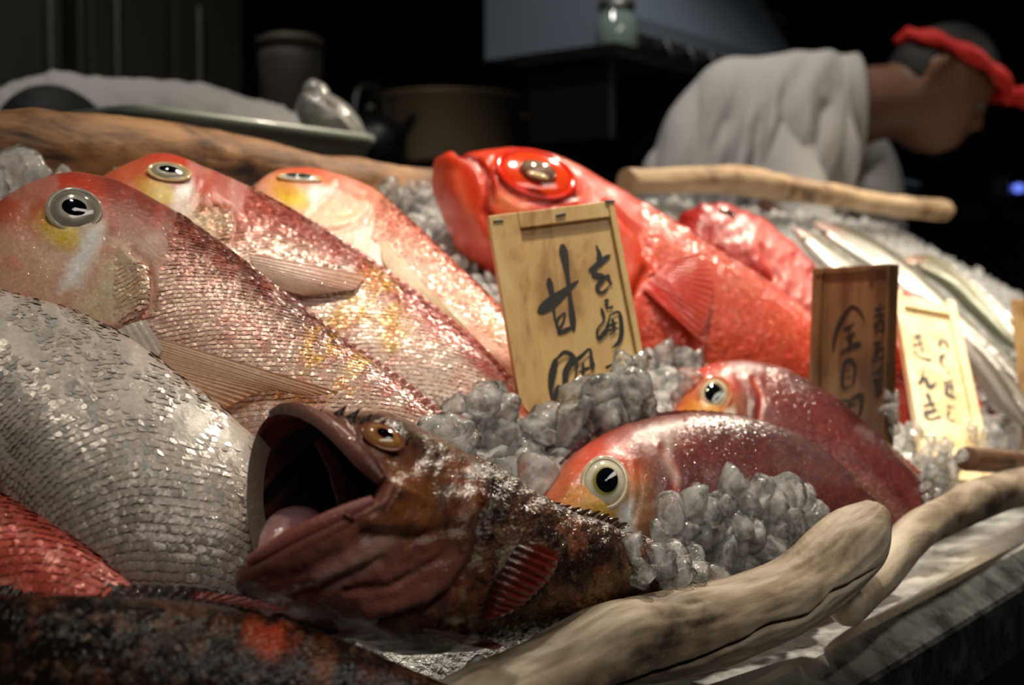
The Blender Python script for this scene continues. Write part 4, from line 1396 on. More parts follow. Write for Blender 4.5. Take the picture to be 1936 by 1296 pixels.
# spiny ridge over the eye
for (x, y, h, a) in [(545, 772, 10, 0), (575, 774, 12, .2), (600, 778, 16, .2), (640, 778, 22, .3), (662, 786, 24, .4), (690, 788, 16, .5), (715, 800, 18, .6), (742, 815, 16, .7), (765, 828, 14, .7), (800, 845, 10, .8)]:
    p, nn_ = I.hit(x, y + 8)
    k = ((p - CAM) @ DIR)/FPX
    up_ = UPV*math.cos(a*.6) + RGT*math.sin(a)
    ax = nrm(np.cross(up_, DIR))
    base = [p + ax*(h*.7*k*math.cos(t)) + DIR*(h*.4*k*math.sin(t)) - up_*(4*k) for t in np.linspace(0, 2*np.pi, 10, endpoint=False)]
    tip = p + up_*(h*k) + RGT*(h*.5*k)
    mid_ = [b*.5 + (p + up_*(h*.6*k))*.5 for b in base]
    vs = base + mid_ + [tip]
    fs = gridfaces(2, 10, True) + [(10 + j, 10 + (j+1) % 10, 20) for j in range(10)]
    mesh('head_spine', vs, fs, M_DARK, I.root, np.tile(lin(50, 32, 27), (21, 1)))
fin(I, [(985, 1020), (960, 1060), (935, 1100), (915, 1150), (905, 1175)], [(1062, 1050), (1050, 1085), (1020, 1120), (985, 1150), (945, 1168)], lin(66, 40, 30), lin(176, 60, 48), 11, (.002, .010), nu=89, bulge=.004, corr=.0009, dark=.75, frayed=.12)
fin(I, [(800, 840), (900, 892), (1000, 950), (1060, 975), (1110, 992), (1165, 1008)], [(815, 834), (915, 880), (1018, 936), (1085, 956), (1150, 970), (1195, 992)], lin(34, 22, 20), lin(60, 26, 24), 22, (0, 0), nu=133, nv=6, name='dorsal_fin', surf=False, frayed=.35, dark=.6)
fin(I, [(800, 1190), (820, 1205), (850, 1215)], [(930, 1212), (950, 1222), (935, 1230)], lin(150, 80, 70), lin(170, 80, 70), 5, (.004, .008), nu=31, nv=8, name='pelvic_fin')
# ================================================================== ice
def ico(sub):
    bm = bmesh.new()
    bmesh.ops.create_icosphere(bm, subdivisions=sub, radius=1.0)
    v = np.array([p.co[:] for p in bm.verts])
    f = [tuple(q.index for q in p.verts) for p in bm.faces]
    bm.free()
    return v, f


def chunk(seed, sub):
    rng = np.random.default_rng(seed)
    u, f = ico(sub)
    u = nrm(u)
    k = rng.integers(9, 14)
    dd = nrm(rng.normal(0, 1, (k, 3)))
    hh = rng.uniform(.62, 1.0, k)
    cs = np.maximum(u @ dd.T, .05)/hh[None, :]
    r = 1/((cs**14).sum(1)**(1/14))                            # broken flat faces with slightly melted edges
    r = np.minimum(r, 1.45)
    v = u*r[:, None]*np.array([rng.uniform(.85, 1.2), rng.uniform(.75, 1.05), rng.uniform(.6, .95)])
    ph = rng.uniform(0, 6, 6)
    v = v*(1 + .03*np.sin(v[:, 0]*7 + ph[0])*np.sin(v[:, 1]*8 + ph[1]) + .03*np.sin(v[:, 2]*9 + ph[2]))[:, None]
    d = nrm(rng.normal(0, 1, 3))
    v = v - d*(.30*np.exp(-((v - d*.8)**2).sum(1)/.10))[:, None]
    return v, f


ICE_MESH = []
for k in range(12):
    v, f = chunk(100 + k, 3)
    me = bpy.data.meshes.new('ice_chunk')
    me.from_pydata(v.tolist(), [], f)
    me.polygons.foreach_set('use_smooth', [True]*len(f))
    me.materials.append(M_ICE)
    ICE_MESH.append(me)
rng = np.random.default_rng(42)


def drop_chunk(x, y, spx, D, label, group):
    p = P(x, y, D)
    r = spx*.5*D/FPX
    o = bpy.data.objects.new('ice_chunk', ICE_MESH[rng.integers(len(ICE_MESH))])
    COL.objects.link(o)
    o.location = p
    o.rotation_euler = rng.uniform(0, 6.28, 3)
    o.scale = (r, r, r)
    tag(o, label, 'ice chunk', group)
    return o


def heap(poly, count, smin, smax, layers, step, label, group, sink=.25, skip=None):
    xs_, ys_ = [p[0] for p in poly], [p[1] for p in poly]
    pts = []
    tries = 0
    while len(pts) < count and tries < count*60:
        tries += 1
        x, y = rng.uniform(min(xs_), max(xs_)), rng.uniform(min(ys_), max(ys_))
        if not inpoly(np.array([x]), np.array([y]), poly)[0]:
            continue
        lay = rng.integers(layers)
        s_ = rng.uniform(smin, smax)
        if any(l == lay and math.hypot(x - a, y - b) < .26*(s_ + c) for a, b, c, l in pts):
            continue
        pts.append((x, y, s_, lay))
    for (x, y, s_, lay) in pts:
        D = hitD(x, y, 3.0, skip)
        r = s_*.5*D/FPX
        D = D - r*(.55 - sink) - lay*step
        drop_chunk(x, y, s_, D, label, group)


heap([(815, 835), (850, 792), (905, 745), (955, 755), (980, 805), (1060, 800), (1110, 745), (1160, 715), (1195, 700), (1215, 740), (1200, 785), (1110, 800), (1070, 860), (1030, 925), (975, 920), (905, 868)],
     68, 56, 100, 3, .008, 'clear melting ice chunk in the heap at the foot of the lettered sign', 'ice heap by the lettered sign', skip=SOLID_I)
heap([(1205, 690), (1240, 650), (1290, 655), (1310, 700), (1285, 770), (1215, 790)],
     28, 34, 60, 2, .008, 'clear ice chunk piled between the lettered sign and the dark red fish', 'ice between sign and dark red fish')
heap([(1240, 1000), (1275, 962), (1340, 935), (1385, 908), (1420, 930), (1490, 930), (1562, 948), (1520, 1010), (1450, 1062), (1340, 1092), (1250, 1108), (1205, 1085), (1235, 1040)],
     82, 48, 86, 3, .007, 'clear ice chunk heaped over the belly of the dark red fish', 'ice over the dark red fish')
for (x, y, s_, D, lab) in [(28, 335, 96, .708, 'large flat ice chunk at the left edge, behind the front pink fish'), (80, 332, 52, .715, 'middle ice chunk of three between the brown log and the front pink fish'),
                           (122, 326, 40, .722, 'small ice chunk beside the middle pink fish, against the brown log'), (-20, 352, 70, .70, 'ice chunk cut off by the left edge, against the brown log')]:
    tag(drop_chunk(x, y, s_, D, lab, 'ice at the left edge'), lab, 'ice chunk')
heap([(720, 355), (800, 350), (835, 400), (870, 470), (850, 480), (800, 430), (750, 390)], 26, 30, 52, 2, .006, 'clear ice chunk between the palest pink fish and the vivid red fish', 'ice beside the vivid red fish', skip=SOLID_C)
heap([(1670, 740), (1710, 760), (1740, 820), (1830, 860), (1800, 900), (1750, 965), (1735, 900), (1690, 840)], 46, 22, 38, 2, .006, 'small ice chunk under the bright pale sign', 'ice under the pale sign')
heap([(1830, 800), (1900, 800), (1930, 850), (1850, 850)], 16, 22, 34, 1, .006, 'small ice chunk beside the driftwood stump at right', 'ice by the stump')
for (x, y, s_, D, lab) in [(1054, 884, 56, None, 'single clear ice chunk resting on the snout of the dark red fish'), (1192, 1032, 64, None, 'clear ice chunk standing on the tail of the gaping rockfish'),
                           (1200, 1098, 44, None, 'wet ice chunk wedged between the rockfish tail and the grey branch'), (715, 1205, 90, .50, 'dim ice chunk below the belly of the gaping rockfish'), (905, 1262, 60, .47, 'dim ice chunk between the bottom fish and the grey branch')]:
    if D is None:
        D = hitD(x, y) - s_*.2*.6/FPX
    drop_chunk(x, y, s_, D, lab, None) if False else tag(drop_chunk(x, y, s_, D, lab, 'loose ice chunks'), lab, 'ice chunk')

# loose crushed ice over the bed, too many to count
CV = [chunk(300 + k, 1) for k in range(8)]
vs, fs = [], []
base = 0
bedz = lambda x, y: np.interp(y, [0.322, 0.35], [-.03, 0.0]) + BZ + BK*(y - BY) - .020 - .16*sm(1.75, 2.4, x)**1.3
for k in range(8000):
    x = rng.uniform(.75, 2.35) if k % 3 else rng.uniform(.95, 2.2)
    if k >= 6500:
        x = rng.uniform(.42, .78)
    y = rng.uniform(.335, .735)
    if k >= 6500:                                   # near the camera only where no fish lies in front of it
        qx, qy, qd = proj((x, y, float(bedz(x, y)) + .006))
        if qd < hitD(qx, qy, 5.0, SOLIDS[0]) < 5.0:
            continue
    v, f = CV[k % 8]
    sc = rng.uniform(.0035, .0085)
    q = rng.normal(0, 1, (3, 3))
    R_, _ = np.linalg.qr(q)
    vs.append(v @ R_.T*sc + np.array([x, y, float(bedz(x, y)) + rng.uniform(-.002, .008)]))
    fs += [tuple(i + base for i in t) for t in f]
    base += len(v)
loose = mesh('crushed_ice', np.vstack(vs), fs, M_CRUSH, smooth=False)
tag(loose, 'loose crushed ice glittering over the sloping bed', 'crushed ice', kind='stuff')
# ================================================================== the dark kitchen behind
M_WALL = plain('kitchen_wall_dark', lin(34, 32, 31), 0.6, bscale=30, bstr=.1)
M_CEIL = plain('ceiling_dark', lin(30, 29, 28), 0.8)
M_FLOOR = plain('floor_dark_tile', lin(44, 42, 40), 0.5)


def slab(name, a, b, mat):
    o = bevbox(name, np.zeros(3), X_, Y_, Z_, a, b, mat, bev=.002, seg=1)
    o['kind'] = 'structure'
    return o


slab('floor', (-3, -3.2, -.06), (7, 3.6, 0.0), M_FLOOR)
slab('ceiling', (-3, -3.2, 2.9), (7, 3.6, 2.96), M_CEIL)
slab('wall_back', (-3, 3.5, 0), (7, 3.6, 2.9), M_WALL)
slab('wall_front', (-3, -3.2, 0), (7, -3.1, 2.9), M_WALL)
slab('wall_left', (-3, -3.1, 0), (-2.9, 3.5, 2.9), M_WALL)
slab('wall_right', (6.9, -3.1, 0), (7, 3.5, 2.9), M_WALL)

M_DKSTEEL = plain('dull_dark_steel', lin(96, 96, 92), 0.42, 0.8, bscale=60, bstr=.05)
M_PANEL = plain('cold_room_panel', lin(70, 68, 62), 0.45, 0.3)


def at(x, y, D):
    return P(x, y, D)


# cold cabinet, its front facing the stall
def upright(name, label, cat, x0, x1, y, z0, z1, depth, mat, extras):
    r = thing(name, label, cat, ((x0 + x1)/2, y + depth/2, z0))
    bevbox('body', np.zeros(3), X_, Y_, Z_, (x0, y, z0), (x1, y + depth, z1), mat, r, .006)
    extras(r)
    return r


a_, b_ = at(150, 100, 2.6), at(474, 100, 2.9)
def cab_extra(r):
    n = 2
    w = (b_[0] - a_[0])/n
    for k in range(n):
        d = bevbox('door', np.zeros(3), X_, Y_, Z_, (a_[0] + k*w + .01, a_[1] - .022, .12), (a_[0] + (k+1)*w - .01, a_[1] - .001, 2.15), M_PANEL, r, .004)
        tube('handle', [(a_[0] + k*w + .05, a_[1] - .055, 1.3), (a_[0] + k*w + .05, a_[1] - .055, 1.5), (a_[0] + k*w + .05, a_[1] - .055, 1.75)], [.009]*3, M_DKSTEEL, d, None, axis=Y_)
upright('cold_cabinet', 'tall dull steel cold cabinet in the dark at upper left', 'cabinet', a_[0], b_[0], a_[1], 0.0, 2.2, .6, M_PANEL, cab_extra)
c_ = at(40, 100, 2.05)
def lock_extra(r):
    d = bevbox('door', np.zeros(3), X_, Y_, Z_, (c_[0] - .45, c_[1] - .022, .1), (c_[0] + .06, c_[1] - .001, 2.2), M_DKSTEEL, r, .004)
    tube('handle', [(c_[0] + .02, c_[1] - .05, 1.25), (c_[0] + .02, c_[1] - .05, 1.4), (c_[0] + .02, c_[1] - .05, 1.62)], [.008]*3, M_DKSTEEL, d, None, axis=Y_)
upright('cold_cabinet', 'dark upright cabinet at the far left edge with a pale handle', 'cabinet', c_[0] - .46, c_[0] + .07, c_[1], 0.0, 2.25, .5, M_DKSTEEL, lock_extra)

# back worktop and its steel edge, running parallel to the stall
M_DKTOP = plain('worktop_black', lin(24, 23, 22), 0.35)
wt = thing('back_worktop', 'dark back worktop with a thin steel front edge behind the vivid red fish', 'worktop', (2.6, 2.0, 0))
e0 = at(980, 305, 2.7)
bevbox('top', np.zeros(3), X_, Y_, Z_, (1.97, e0[1], e0[2] - .035), (4.6, e0[1] + .75, e0[2] - .004), M_DKTOP, wt, .003)
bevbox('steel_edge', np.zeros(3), X_, Y_, Z_, (1.97, e0[1] - .012, e0[2] - .034), (4.6, e0[1] - .0005, e0[2] - .006), M_DKSTEEL, wt, .002)
bevbox('cupboard', np.zeros(3), X_, Y_, Z_, (2.0, e0[1] + .04, 0), (4.57, e0[1] + .73, e0[2] - .036), M_DKTOP, wt, .003)
TOPZ = e0[2] - .004


def lathe(name, prof, org, mat, parent=None, m=40, col=None):
    th = np.linspace(0, 2*np.pi, m, endpoint=False)
    vs = [(org[0] + r_*math.cos(t), org[1] + r_*math.sin(t), org[2] + z) for r_, z in prof for t in th]
    return mesh(name, vs, gridfaces(len(prof), m, True), mat, parent)


def stockpot(label, px, py, D, rad, h, mat):
    o = at(px, py, D)
    o[2] = TOPZ + .001
    r = thing('stockpot', label, 'pot', o)
    lathe('pot_wall', [(.001, 0), (rad*.96, 0), (rad, .012), (rad, h - .006), (rad + .012, h), (rad + .012, h + .006), (rad - .004, h + .004), (rad - .006, .01), (.001, .008)], o, mat, r)
    for s_ in (-1, 1):
        d = RGT*s_
        pts = [o + d*rad + Z_*(h*.75) + DIR*.05, o + d*(rad + .045) + Z_*(h*.77) + DIR*.035, o + d*(rad + .045) + Z_*(h*.77) - DIR*.035, o + d*rad + Z_*(h*.75) - DIR*.05]
        tube('handle', pts, [.007]*4, mat, r, None, axis=Z_)
    return r


M_POT = plain('worn_aluminium', lin(140, 122, 96), 0.5, 0.35, bscale=40, bstr=.08)
stockpot('large dim metal stockpot with a wide rim in the dark kitchen', 850, 200, 3.0, .165, .17, M_POT)
o = at(700, 190, 2.76); o[2] = TOPZ + .001
kt = thing('kettle', 'dark rounded kettle with a faint glint beside the stockpot', 'kettle', o)
lathe('kettle_body', [(.001, 0), (.055, 0), (.075, .02), (.080, .05), (.068, .085), (.035, .105), (.03, .108), (.001, .11)], o, M_DKTOP, kt)
lathe('lid_knob', [(.001, .11), (.008, .111), (.014, .120), (.010, .130), (.001, .132)], o, M_DKSTEEL, kt, 20)
tube('spout', [o - Y_*.06 + Z_*.045, o - Y_*.10 + Z_*.07, o - Y_*.125 + Z_*.10], [.016, .012, .009], M_DKTOP, kt, None, axis=X_)
tube('handle', [o - X_*.055 + Z_*.09, o - X_*.03 + Z_*.16, o + X_*.03 + Z_*.16, o + X_*.055 + Z_*.09], [.006]*4, M_DKSTEEL, kt, None, axis=Y_)
o = at(1166, 60, 2.3)
sh = thing('wall_shelf', 'dark narrow shelf holding a glass jar at top centre', 'shelf', (o[0], o[1], o[2] - .07))
bevbox('board', np.array(o), X_, Y_, Z_, (-.14, -.09, -.068), (.30, .12, -.048), M_DKTOP, sh, .002)
for s_ in (-.10, .24):
    bevbox('bracket', np.array(o), X_, Y_, Z_, (s_, -.05, -.2), (s_ + .02, .12, -.069), M_DKTOP, sh, .002)
M_GLASS = plain('greenish_glass', lin(120, 140, 132), 0.08, coat=1.0)
jr = thing('glass_jar', 'greenish glass jar with a pale glint at top centre', 'jar', o - Z_*.048)
lathe('jar_wall', [(.001, -.046), (.034, -.046), (.038, -.036), (.038, .018), (.030, .032), (.030, .038), (.001, .038)], o, M_GLASS, jr)
lathe('lid', [(.033, .0385), (.033, .052), (.001, .054)], o, M_DKSTEEL, jr)

# extractor hood
h0 = at(1270, 45, 2.35)
M_HOOD = plain('hood_steel_blue', lin(112, 126, 142), 0.5, 0.2, bscale=20, bstr=.04)
hd = thing('extractor_hood', 'slanted blue-grey steel extractor hood at top right with a round hole', 'hood', h0 + np.array([.4, .2, 0]))
xa, xb = at(1205, 30, 2.4), at(1470, 90, 2.75)
ya = xa[1] + .02
zb = at(1290, 84, 2.45)[2]
vs = []
for x in (xa[0], xb[0] + .25):
    vs += [(x, ya, zb), (x, ya, zb + .05), (x, ya + .24, zb + .46), (x, ya + .34, zb + .46), (x, ya + .34, zb)]
mesh('hood_shell', vs, gridfaces(2, 5, True) + [(0, 1, 2, 3, 4), (9, 8, 7, 6, 5)], M_HOOD, hd, smooth=False)
bevbox('lip', np.zeros(3), X_, Y_, Z_, (xa[0], ya - .012, zb - .006), (xb[0] + .25, ya - .001, zb + .018), M_STEEL, hd, .002)
for k in range(3):
    q = at(1338 + 40*k, 62 + 12*k, 2.43 + .07*k)
    tube('hook', [np.array([q[0], ya - .016, zb + .012]), np.array([q[0], ya - .03, zb - .01]), np.array([q[0], ya - .03, zb - .04])], [.006]*3, M_DKTOP, hd, None)
q = at(1475, 35, 2.6)
sl = nrm(np.array([0, .24, .41]))
nn_ = nrm(np.array([0, -.41, .24]))
t_ = ((np.array([xa[0], ya, zb + .05]) - CAM) @ nn_)/(ray(1475, 35) @ nn_)
q = CAM + ray(1475, 35)*t_
vs = [q + X_*(.026*math.cos(t)*r_) + sl*(.026*math.sin(t)*r_) + nn_*h_ for r_, h_ in ((1.15, .001), (1.1, .006), (.9, .006), (.88, .002), (.02, .002)) for t in np.linspace(0, 2*np.pi, 28, endpoint=False)]
mesh('vent_hole', vs, gridfaces(5, 28, True), plain('vent_dark_red', lin(40, 22, 24), .5), hd)

# translucent tub, paper-white bag and grey bin behind the log
M_TUB = plain('milky_plastic', lin(150, 160, 146), 0.35, coat=.2)
def openbox(name, label, cat, x0, x1, y0, y1, z0, z1, mat, taper, lipw, t=.0025):
    r = thing(name, label, cat, ((x0 + x1)/2, (y0 + y1)/2, z0))
    def ring_(e, z):
        out = []
        for (cx, cy, a0) in ((x1 - .02, y1 - .02, 0), (x0 + .02, y1 - .02, .5), (x0 + .02, y0 + .02, 1), (x1 - .02, y0 + .02, 1.5)):
            for k in range(5):
                a = (a0 + k*.125)*math.pi
                out.append((cx + (.02 + e)*math.cos(a), cy + (.02 + e)*math.sin(a), z))
        return out
    rings = [ring_(-taper - .018, z0), ring_(-taper, z0 + .003), ring_(0, z1 - .008), ring_(lipw, z1 - .008), ring_(lipw, z1), ring_(-t, z1), ring_(-taper - t, z0 + .006), ring_(-taper - .018, z0 + .004)]
    vs = [p for q_ in rings for p in q_]
    k = len(rings[0])
    mesh('tub_wall', vs, gridfaces(len(rings), k, True) + [tuple(range(k))[::-1], tuple(range((len(rings)-1)*k, len(rings)*k))], mat, r)
    return r


ta, tb = at(258, 205, 1.02), at(662, 285, 1.27)
openbox('plastic_tub', 'shallow milky plastic tub standing behind the brown log', 'tub', ta[0], tb[0] - .01, ta[1], ta[1] + .17, max(1.046, ta[2] - .20), ta[2] + .003, M_TUB, .012, .007)
ga, gb = at(480, 150, 1.62), at(592, 150, 1.62)
gr = thing('grey_bin', 'pale grey plastic bin in the shadows behind the tub', 'bin', (ga + gb)/2*np.array([1, 1, 0]) + np.array([0, 0, 1.16]))
o = (ga + gb)/2 + DIR*.05
lathe('bin_wall', [(.001, -.10), (.032, -.10), (.041, .03), (.0405, .045), (.036, .05), (.034, .045), (.03, -.09), (.001, -.09)], o, plain('grey_plastic', lin(62, 60, 56), .6), gr)
lathe('bin_lid', [(.040, .0505), (.043, .052), (.043, .060), (.030, .066), (.001, .068)], o, plain('bin_cap', lin(58, 50, 38), .6), gr)
bg0 = at(628, 235, 1.33)
v, f = ico(4)
rr = 1 + .25*(vn(v[:, 0]*2 + 5, v[:, 1]*2 + v[:, 2]*1.3, 1.6, 3, 3) - .5) + .12*np.abs(vn(v[:, 0]*3, v[:, 2]*3 + v[:, 1], 2.2, 9, 2) - .5)
vv_ = v*rr[:, None]
bagv = bg0 + vv_[:, :1]*RGT*.030 + vv_[:, 1:2]*nrm(DIR*np.array([1, 1, 0]))*.035 + vv_[:, 2:]*(Z_*.034 - RGT*.018)
pb = thing('plastic_bag', 'crumpled whitish plastic bag leaning beside the tub', 'bag', bagv.min(0)*np.array([0, 0, 1]) + bg0*np.array([1, 1, 0]))
mesh('bag_skin', bagv, f, plain('bag_white', lin(170, 166, 160), .3, coat=.4, bscale=90, bstr=.8, bdist=.003), pb)
tube('bag_knot', [bg0 + Z_*.026 - RGT*.014, bg0 + Z_*.038 - RGT*.020, bg0 + Z_*.044 - RGT*.022], [.014, .011, .005], plain('bag_white_twist', lin(170, 166, 160), .3, coat=.4), pb, None)
# ledge carrying them, and the pale blue tray on the right
bevl = bevbox('back_ledge', np.zeros(3), X_, Y_, Z_, (-.3, .80, 1.02), (3.2, 1.00, 1.045), M_DKTOP)
tag(bevl, 'dark ledge right behind the logs', 'ledge')
M_BLUE = plain('blue_white_plastic', lin(150, 186, 214), .4)
ba, bb = at(1672, 352, 2.75), at(1745, 372, 2.9)
openbox('blue_tray', 'pale blue tray right of the chef with the red headband', 'tray', ba[0], ba[0] + .16, ba[1] - .02, ba[1] + .12, ba[2] - .03, ba[2] + .015, M_BLUE, .006, .004)
bevt = bevbox('side_table', np.zeros(3), X_, Y_, Z_, (ba[0] - .3, ba[1] - .1, ba[2] - .06), (ba[0] + 1.2, ba[1] + .5, ba[2] - .032), M_DKTOP)
tag(bevt, 'dark side table under the pale blue tray', 'table')
lp = at(1926, 356, 2.9)
li = thing('indicator_lamp', 'tiny glowing blue indicator lamp at the right edge', 'lamp', lp)
m_, nt_, b_b = newmat('blue_indicator_glow')
b_b.inputs['Emission Color'].default_value = (.12, .2, 1.0, 1)
b_b.inputs['Emission Strength'].default_value = 1.1
lathe('lens', [(.001, -.010), (.010, -.008), (.013, 0), (.010, .008), (.001, .010)], lp, m_, li, 20)
bevbox('housing', lp, X_, Y_, Z_, (-.03, .012, -.02), (.03, .05, .02), M_DKTOP, li, .002)

# ================================================================== people
M_CLOTH = plain('white_cotton', lin(186, 182, 178), .85, bscale=60, bstr=.3, bdist=.004)
M_HAIR = plain('black_hair', lin(15, 13, 12), .7, bscale=120, bstr=.8, bdist=.004)
M_FLESH = plain('skin_tan', lin(112, 76, 56), .5, bscale=150, bstr=.1)
M_TROUSER = plain('dark_trousers', lin(32, 32, 36), .8)
M_RED = plain('red_headband_cloth', lin(206, 34, 28), .75, bscale=90, bstr=.8, bdist=.003)


def head_verts(c, fw, up, size, sub=5):
    """c centre, size = chin-to-crown height; returns a head with brow, nose, lips, chin and ears"""
    v, f = ico(sub)
    sd = np.cross(up, fw)
    x, y, z = v[:, 0], v[:, 1], v[:, 2]              # x forward, y side, z up
    X = x*.40
    Yv = y*.325
    Zv = z*.50
    low = sm(.1, -.9, z)
    Yv = Yv*(1 - .32*low)
    X = X - np.where(x < 0, 1, 0)*x*.40*(.35*low) + .03*low
    X = X + .02*sm(.3, .9, z)*0
    X = np.where((x > .3), np.minimum(X, .335 + .03*np.clip(z, -1, 1) + .05*low), X)
    g = lambda yc, zc, wy, wz: np.exp(-((y - yc)/wy)**2 - ((z - zc)/wz)**2)*(x > 0)
    X = X + .105*g(0, -.20, .14, .15) + .06*g(0, -.02, .10, .16) + .035*g(0, .17, .45, .09) + .03*g(0, -.52, .25, .06) + .03*g(0, -.64, .22, .05) + .035*g(0, -.85, .25, .12)
    X = X - .045*g(.36, .03, .15, .09) - .045*g(-.36, .03, .15, .09) - .012*g(0, -.58, .3, .03)
    p = np.stack([X, Yv, Zv], -1)*size
    return c + p[:, :1]*fw + p[:, 1:2]*sd + p[:, 2:]*up, f, sd


def merged(shells):
    vs, fs, b = [], [], 0
    for v, f in shells:
        vs.append(np.asarray(v))
        fs += [tuple(i + b for i in t) for t in f]
        b += len(v)
    return np.vstack(vs), fs


def tubeshell(pts, rads, m=20, n=40, squash=1.0, axis=None):
    pts = np.asarray(pts, float)
    par = np.concatenate([[0], np.cumsum(np.linalg.norm(np.diff(pts, axis=0), axis=1))])
    c = cr(np.hstack([pts, np.asarray(rads)[:, None]]), np.linspace(0, 1, n), par)
    tg = nrm(np.gradient(c[:, :3], axis=0))
    ax = np.broadcast_to(DIR if axis is None else axis, tg.shape)
    a = nrm(np.cross(tg, ax))
    b = np.cross(a, tg)
    th = np.linspace(0, 2*np.pi, m, endpoint=False)
    V = c[:, None, :3] + c[:, None, 3:4]*(np.cos(th)[None, :, None]*a[:, None] + squash*np.sin(th)[None, :, None]*b[:, None])
    f = gridfaces(n, m, True) + [tuple(range(m))[::-1], tuple(range((n-1)*m, n*m))]
    return V.reshape(-1, 3), f


def body_mesh(shells, parent, vox=.008):
    vs, fs = merged(shells)
    o = mesh('body', vs, fs, M_FLESH, parent)
    bm = bmesh.new(); bm.from_mesh(o.data)
    bmesh.ops.recalc_face_normals(bm, faces=bm.faces)
    bm.to_mesh(o.data); bm.free()
    r = o.modifiers.new('fuse', 'REMESH')
    r.mode = 'VOXEL'
    r.voxel_size = vox
    r.use_smooth_shade = True
    s_ = o.modifiers.new('smooth', 'SMOOTH')
    s_.factor, s_.iterations = .5, 3
    return o


def hand(wrist, dirv, palm_n, size=.17):
    """five unequal bent fingers on a palm"""
    d = nrm(dirv); n_ = nrm(palm_n - d*(palm_n @ d)); sd = np.cross(n_, d)
    sh = [tubeshell([wrist, wrist + d*size*.25, wrist + d*size*.5], [size*.17, size*.23, size*.22], 14, 12, .5, n_)]
    for k, (off, ln) in enumerate(((-.17, .40), (-.06, .46), (.06, .44), (.16, .34))):
        b0 = wrist + d*size*.46 + sd*size*off
        sh.append(tubeshell([b0, b0 + d*size*ln*.45 + n_*size*.03, b0 + d*size*ln*.8 + n_*size*.12, b0 + d*size*ln + n_*size*.22], [size*.055, size*.052, size*.046, size*.036], 10, 14, 1, sd))
    b0 = wrist + d*size*.15 - sd*size*.17
    sh.append(tubeshell([b0, b0 + d*size*.16 - sd*size*.12 + n_*size*.05, b0 + d*size*.32 - sd*size*.13 + n_*size*.14], [size*.065, size*.058, size*.042], 10, 12, 1, n_))
    return sh


# --- chef with the red headband, bowed to the right
Dc = 2.2
ch = thing('person', 'person in a white collared shirt and red headband bowing to the right', 'person', P(1400, 300, Dc)*np.array([1, 1, 0]))
fw = nrm(RGT*.80 - UPV*.55 - DIR*.20)
upH = nrm(UPV*.80 + RGT*.55)
upH = nrm(upH - fw*(upH @ fw))
hc = P(1772, 168, Dc)
hv, hf, sdH = head_verts(hc, fw, upH, .225)
sho, sho2 = P(1470, 290, Dc - .09), P(1520, 250, Dc + .17)
neck = tubeshell([P(1730, 190, Dc), P(1660, 195, Dc), P(1590, 210, Dc), P(1500, 230, Dc)], [.062, .063, .072, .09], 24, 30)
trunk = tubeshell([P(1560, 220, Dc), P(1470, 270, Dc), P(1370, 340, Dc), P(1300, 500, Dc), P(1290, 640, Dc)], [.08, .095, .095, .095, .10], 28, 40, 1.1)
ear = lambda s_: tubeshell([hc + sdH*s_*.071 - fw*.004 + upH*.022, hc + sdH*s_*.084 - fw*.014 + upH*.012, hc + sdH*s_*.076 - fw*.008 - upH*.026], [.010, .017, .008], 12, 14, .45, fw)
el1, wr1 = P(1520, 520, Dc - .24), P(1660, 560, Dc - .16)
el2, wr2 = P(1640, 480, Dc + .16), P(1740, 540, Dc + .02)
arm1 = tubeshell([sho, el1, wr1], [.05, .042, .030], 18, 30)
arm2 = tubeshell([sho2, P(1600, 380, Dc + .2), el2, wr2], [.058, .05, .044, .030], 18, 30)
legs = [tubeshell([P(1290, 640, Dc) + DIR*s_, np.array([*(P(1290, 640, Dc) + DIR*s_)[:2], .5]), np.array([*(P(1290, 640, Dc) + DIR*s_)[:2], .04])], [.095, .065, .05], 18, 30) for s_ in (-.1, .1)]
body_mesh([(hv, hf), neck, trunk, ear(1), ear(-1), arm1, arm2] + legs + hand(wr1, wr1 - el1, -UPV) + hand(wr2, wr2 - el2, -UPV), ch)
for s_ in (-1, 1):
    ep = hc + fw*.0735 + sdH*s_*.026 + upH*.004
    v, f = ico(2)
    mesh('eye', ep + v*.0095, f, plain('eye_white', lin(92, 86, 80), .3), ch)
# hair: cap over the crown and back of the head
v, f = ico(4)
hx, hz = (hv - hc) @ fw, (hv - hc) @ upH
sel = (hz > .035 - .25*np.minimum(hx + .02, .0) - .0) & (hx < .075) | ((hx < -.028) & (hz > -.055))
hairv = hc + (hv - hc)*1.055
keep = [t for t in hf if all(sel[i] for i in t)]
idx = sorted({i for t in keep for i in t}); mp_ = {i: k for k, i in enumerate(idx)}
mesh('hair', hairv[idx], [tuple(mp_[i] for i in t) for t in keep], M_HAIR, ch)
# twisted headband
ths = np.linspace(0, 2*np.pi, 60)
band = []
for t in ths:
    dvec = fw*math.cos(t)*.098 + sdH*math.sin(t)*.082
    band.append(hc + dvec + upH*(.048 + .006*math.cos(t)))
vsb = []
mB = 12
for i, p in enumerate(band):
    tg = nrm(band[(i+1) % 59] - band[i-1 if i else 58])
    a = nrm(np.cross(tg, upH)); b = np.cross(a, tg)
    for t in np.linspace(0, 2*np.pi, mB, endpoint=False):
        r_ = .0085*(1 + .28*math.cos(2*t + i*.9))
        vsb.append(p + a*math.cos(t)*r_ + b*math.sin(t)*r_*1.35)
hb = mesh('headband', vsb, gridfaces(60, mB, True), M_RED, ch)
kn = hc + fw*.105 + upH*.052
mesh('knot', kn + ico(3)[0]*np.array([.018, .018, .014])*(1 + .15*np.sin(ico(3)[0][:, :1]*7)), ico(3)[1], M_RED, hb)
